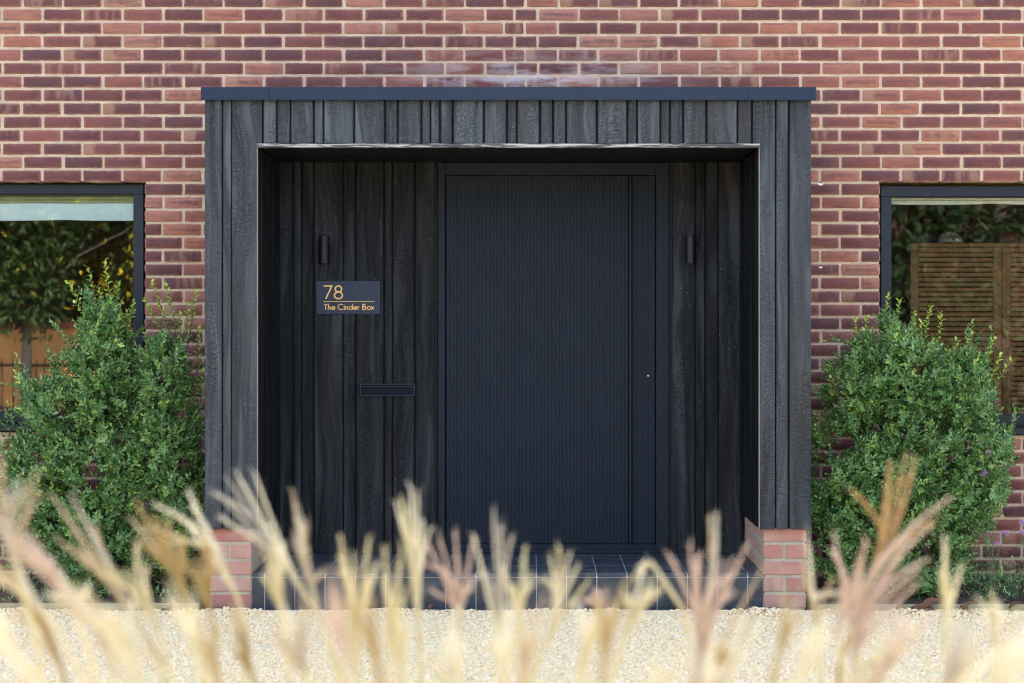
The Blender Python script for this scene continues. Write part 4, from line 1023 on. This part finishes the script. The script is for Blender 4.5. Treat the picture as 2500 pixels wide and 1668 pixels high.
PL(2.4, [(1130, 800), (1080, 650), (1000, 470)], [(735, 235), (680, 345), (760, 425), (850, 190), (800, 320), (900, 330)], 'cream', rad=.0045)
PL(2.2, [(1010, 1080), (975, 800), (940, 600)], [(880, 480), (945, 440), (920, 400), (990, 520)], 'ochre', rad=.005)
PL(2.35, [(1600, 1100), (1450, 740), (1300, 500), (1240, 400)], [(1015, 125), (1085, 110), (1145, 108), (950, 215), (1005, 310), (1010, 185)], 'grey')
PL(2.2, [(1330, 1080), (1305, 820), (1270, 640)], [(1240, 470), (1290, 420), (1320, 520), (1215, 560), (1260, 400)], 'yellow', rad=.0055)
PL(2.3, [(1560, 1080), (1480, 800), (1420, 610)], [(1320, 200), (1370, 255), (1418, 315), (1480, 560), (1350, 400)], 'tan')
PL(2.2, [(1640, 1080), (1640, 880), (1645, 730)], [(1580, 365), (1690, 400), (1545, 500), (1745, 500), (1610, 520), (1700, 560)], 'yellow', rad=.0052)
PL(2.1, [(1790, 1090), (1795, 900), (1800, 760)], [(1765, 460), (1850, 440), (1830, 580), (1750, 600), (1880, 600)], 'yellow', rad=.0052)
PL(2.4, [(1935, 1080), (1920, 760), (1905, 560)], [(1808, 260), (1850, 190), (1882, 170), (1918, 200), (1952, 305), (1975, 360), (1860, 330)], 'cream', rad=.0046)
PL(2.35, [(2110, 1080), (2105, 820), (2115, 690)], [(1960, 400), (2012, 392), (1945, 500), (2085, 375), (2165, 440), (2195, 590), (1975, 640)], 'pink', rad=.004)
PL(2.3, [(2300, 1080), (2300, 820), (2300, 690)], [(2172, 365), (2262, 285), (2300, 330), (2348, 385), (2230, 560)], 'grey', rad=.0045)
PL(2.2, [(70, 1080), (50, 850), (40, 720)], [(60, 460), (0, 590), (90, 590), (-40, 560)], 'yellow', cr_, .005)
PL(2.35, [(80, 1080), (170, 850), (205, 700)], [(215, 430), (180, 510), (268, 455), (305, 500), (145, 610), (345, 590)], 'cream', cr_)
PL(2.3, [(330, 1000), (400, 760), (405, 700)], [(380, 640), (430, 650), (340, 690)], 'pink', cr_, .0036)
PL(2.2, [(440, 1090), (510, 880), (560, 720)], [(610, 515), (655, 600), (500, 640), (640, 640), (690, 620)], 'yellow', cr_, .0045)
PL(2.35, [(840, 1000), (800, 780), (780, 720), (640, 515), (625, 520)], [(560, 600), (600, 560)], 'cream', cr_, .003)
PL(2.3, [(900, 1090), (860, 920), (855, 790)], [(715, 465), (808, 425), (855, 480), (1000, 490), (1060, 430), (1150, 520), (1020, 650), (920, 620)], 'pink', cr_, .0042)
PL(2.4, [(880, 1090), (870, 820), (920, 600)], [(945, 295), (925, 320), (950, 360)], 'tan', cr_, .005)
PL(2.0, [(930, 1100), (945, 1000), (950, 950)], [(960, 880), (930, 900), (990, 900)], 'ochre', cr_, .006)
PL(2.3, [(1420, 1080), (1405, 850), (1385, 700)], [(1368, 390), (1440, 560), (1350, 520), (1460, 640)], 'tan', cr_, .0042)
PL(2.25, [(1600, 1100), (1565, 850), (1570, 680)], [(2025, 215), (1950, 370), (1940, 520), (1895, 575), (1480, 470), (1500, 390), (1595, 380), (1800, 420), (1560, 520)], 'pink', cr_, .0046)
PL(2.35, [(1500, 1000), (1620, 650), (1740, 420)], [(1750, 50), (1832, 12), (1885, 50), (1690, 150), (1528, 160), (1900, 300)], 'rust', cr_, .0042)
PL(2.2, [(1540, 1100), (1500, 900), (1520, 700)], [(1500, 560), (1580, 540), (1460, 760), (1450, 830)], 'pink', cr_, .005)
PL(2.25, [(1990, 1090), (1990, 900), (1990, 730)], [(1960, 390), (2025, 490), (1935, 520), (1985, 560)], 'yellow', cr_, .0045)
PL(2.2, [(2215, 1090), (2222, 900), (2222, 820)], [(2205, 660), (2225, 700), (2240, 720)], 'yellow', cr_, .0045)
# lower plumes that only reach into the foot of the picture
rg = random.Random(4)
for i in range(26):
    x = -40+2600*(i+.5+rg.uniform(-.45, .45))/26; D = rg.uniform(1.5, 2.2); lean = -70+150*x/2500; yt = rg.uniform(1400, 1530) + (70 if 1560 < x < 1900 else 0) + (70 if x > 2200 else 0); ln = rg.uniform(90, 170)
    fx, fy = x-lean*.5, yt+ln
    plume(D, [(x-lean*1.6+rg.uniform(-20, 20), 1760), (x-lean, 1640 if fy < 1600 else fy+50), (fx, fy)], [(x+lean*.5+rg.uniform(-48, 48), yt+rg.uniform(-20, 70)) for _ in range(4)], rg.choice(['cream', 'yellow', 'ochre', 'pink', 'tan', 'cream']), .0036)
# arching leaf blades of each clump
for a, b, root in clumps:
    mb = MB(); wd = (b-a)/F*2.25*.75
    for i in range(70):
        bx_, by_ = rg.uniform(-wd*.4, wd*.4), rg.uniform(-.12, .12); h = rg.uniform(.62, .98); lx = rg.uniform(-.35, .35); ly = rg.uniform(-.2, .2); w0 = rg.uniform(.004, .008)
        tw = rg.uniform(0, 3.14); sx_, sy_ = math.cos(tw)*w0, math.sin(tw)*w0; vs = []
        for j in range(8):
            t = j/7; z = h*(t*1.25-.35*t*t*t); x = bx_+lx*t*t; y = by_+ly*t*t; k_ = (1-t)**.5+.02; vs += [(x-sx_*k_, y-sy_*k_, z), (x+sx_*k_, y+sy_*k_, z)]
        mb.add(vs, [(2*j, 2*j+1, 2*j+3, 2*j+2) for j in range(7)])
    tag(mb.build('leaf_blades', GM['blade'], root, smooth=True), kind='stuff')

# ------------------------------------------------------------------ across the street (seen mirrored in the panes)
gw = tag(empty('garden_wall', (0, -15.0, 0)), 'ochre garden wall with pink brick coping across the street', 'wall')
mb = MB(); mb.box(-16, 16, -.12, .12, -.03, 1.38); mb.build('wall_face', M['orange_wall'], gw)
me = MB(); me.bbox(0, .105, -.15, .15, 1.383, 1.5, .004); me = me.mesh('coping_brick', M['coping'])
for i in range(130):
    x = -13.0+i*.115
    if x > -4: x += 7.5
    link('coping_brick', me, gw, (x, 0, 0))
rl = tag(empty('iron_railing', (-7.5, -14.2, 0)), 'black iron railing with upright bars in front of the ochre wall', 'railing')
mb = MB(); mb.box(-3, 3, -.012, .012, .80, .84); mb.box(-3, 3, -.012, .012, .12, .16); mb.build('rail', M['iron'], rl)
me = MB(); me.tube([(0, 0, 0), (0, 0, .88), (0, 0, .95)], [.011, .011, .002], 6); me = me.mesh('bar', M['iron'])
for i in range(34): link('bar', me, rl, (-2.9+i*.175, 0, 0))
def tree(x, y, h, rw_, n, label, seedv, yellow=.1, zmin=1.5):
    rg2 = np.random.default_rng(seedv); root = tag(empty('tree', (x, y, 0)), label, 'tree', 'trees across the street')
    mb = MB(); pts = [(0, 0, -.03), (.03, 0, h*.25), (-.04, .02, h*.5), (.05, 0, h*.75), (.02, 0, h*.93)]; mb.tube(pts, [.075, .062, .05, .035, .015], 8)
    for i in range(9):
        z = h*(.25+.06*i); a = i*2.4; e = (math.cos(a)*rw_*.75, math.sin(a)*rw_*.6, z+h*.2); mb.tube([(0, 0, z), (e[0]*.5, e[1]*.5, z+h*.13), e], [.022, .014, .006], 6)
    mb.build('trunk', M['bark'], root, smooth=True)
    nc = 40; C = rg2.normal(size=(nc, 3)); C /= np.linalg.norm(C, axis=1, keepdims=True); C = C*rg2.uniform(.3, 1, (nc, 1))*[rw_, rw_*.8, (h-zmin)/2*.95]+[0, 0, (h+zmin)/2]
    pk = rg2.integers(nc, size=n); P0 = C[pk]+rg2.normal(0, .26, (n, 3)); D = rg2.normal(size=(n, 3))+[0, 0, -.7]
    P0 = P0[P0[:, 2] > zmin*.8]; D = D[:len(P0)]; pk = pk[:len(P0)]
    m = len(P0); tone = np.clip(rg2.normal(.35, .2, m)+np.where(rg2.random(nc)[pk] < yellow, .5, 0), 0, 1)
    V, F4 = leaf_geo(P0, D, rg2.normal(size=(m, 3)), rg2.uniform(.09, .17, m), rg2.uniform(.04, .07, m))
    tag(link('crown', leaves_mesh('crown', V, F4, tone, M['tree_leaf']), root), kind='stuff')
tree(-7.3, -12.4, 6.4, 2.1, 26000, 'grey trunked street tree with dark drooping leaves, in front of the railing', 1, .03)
tree(-5.2, -13.9, 6.8, 2.0, 22000, 'yellowing street tree beside the dark drooping one', 2, .30)
tree(-9.6, -13.6, 6.2, 2.2, 20000, 'leafy tree farthest left across the street', 3, .06)

def hedge(x0, x1, y, h, n, label, seedv, dp=.6):
    rg2 = np.random.default_rng(seedv); root = tag(empty('hedge', ((x0+x1)/2, y, 0)), label, 'hedge'); hw = (x1-x0)/2
    mb = MB(); mb.box(-hw+.1, hw-.1, -dp+.15, dp-.15, -.02, h-.3); mb.build('inner_growth', M['soil'], root)
    P0 = np.c_[rg2.uniform(-hw, hw, n), rg2.uniform(dp-.22, dp+.12, n), rg2.uniform(0, h, n)]
    tp = rg2.random(n) < .15; P0[tp, 1] = rg2.uniform(-dp, dp, tp.sum()); P0[tp, 2] = h-.35+rg2.random(tp.sum())*.5
    P0[:, 1] += .15*np.sin(P0[:, 0]*2.3+np.sin(P0[:, 2]*2))*1.0; P0[:, 2] += .12*np.sin(P0[:, 0]*3)
    D = rg2.normal(size=(n, 3))+[0, .6, -.3]; V, F4 = leaf_geo(P0, D, rg2.normal(size=(n, 3))+[0, .5, .5], rg2.uniform(.12, .22, n), rg2.uniform(.05, .1, n))
    tag(link('foliage', leaves_mesh('foliage', V, F4, np.clip(rg2.normal(.25, .2, n)+.3*(np.sin(P0[:, 0]*1.7+P0[:, 2]*2.1) > .97), 0, 1), M['hedge_leaf']), root), kind='stuff')
hedge(-14, -2, -16.2, 4.8, 16000, 'tall dark hedge rising behind the ochre garden wall', 21)
hedge(3.4, 12, -12.9, 5.2, 16000, 'tall dark hedge across the street right of the drive', 22)
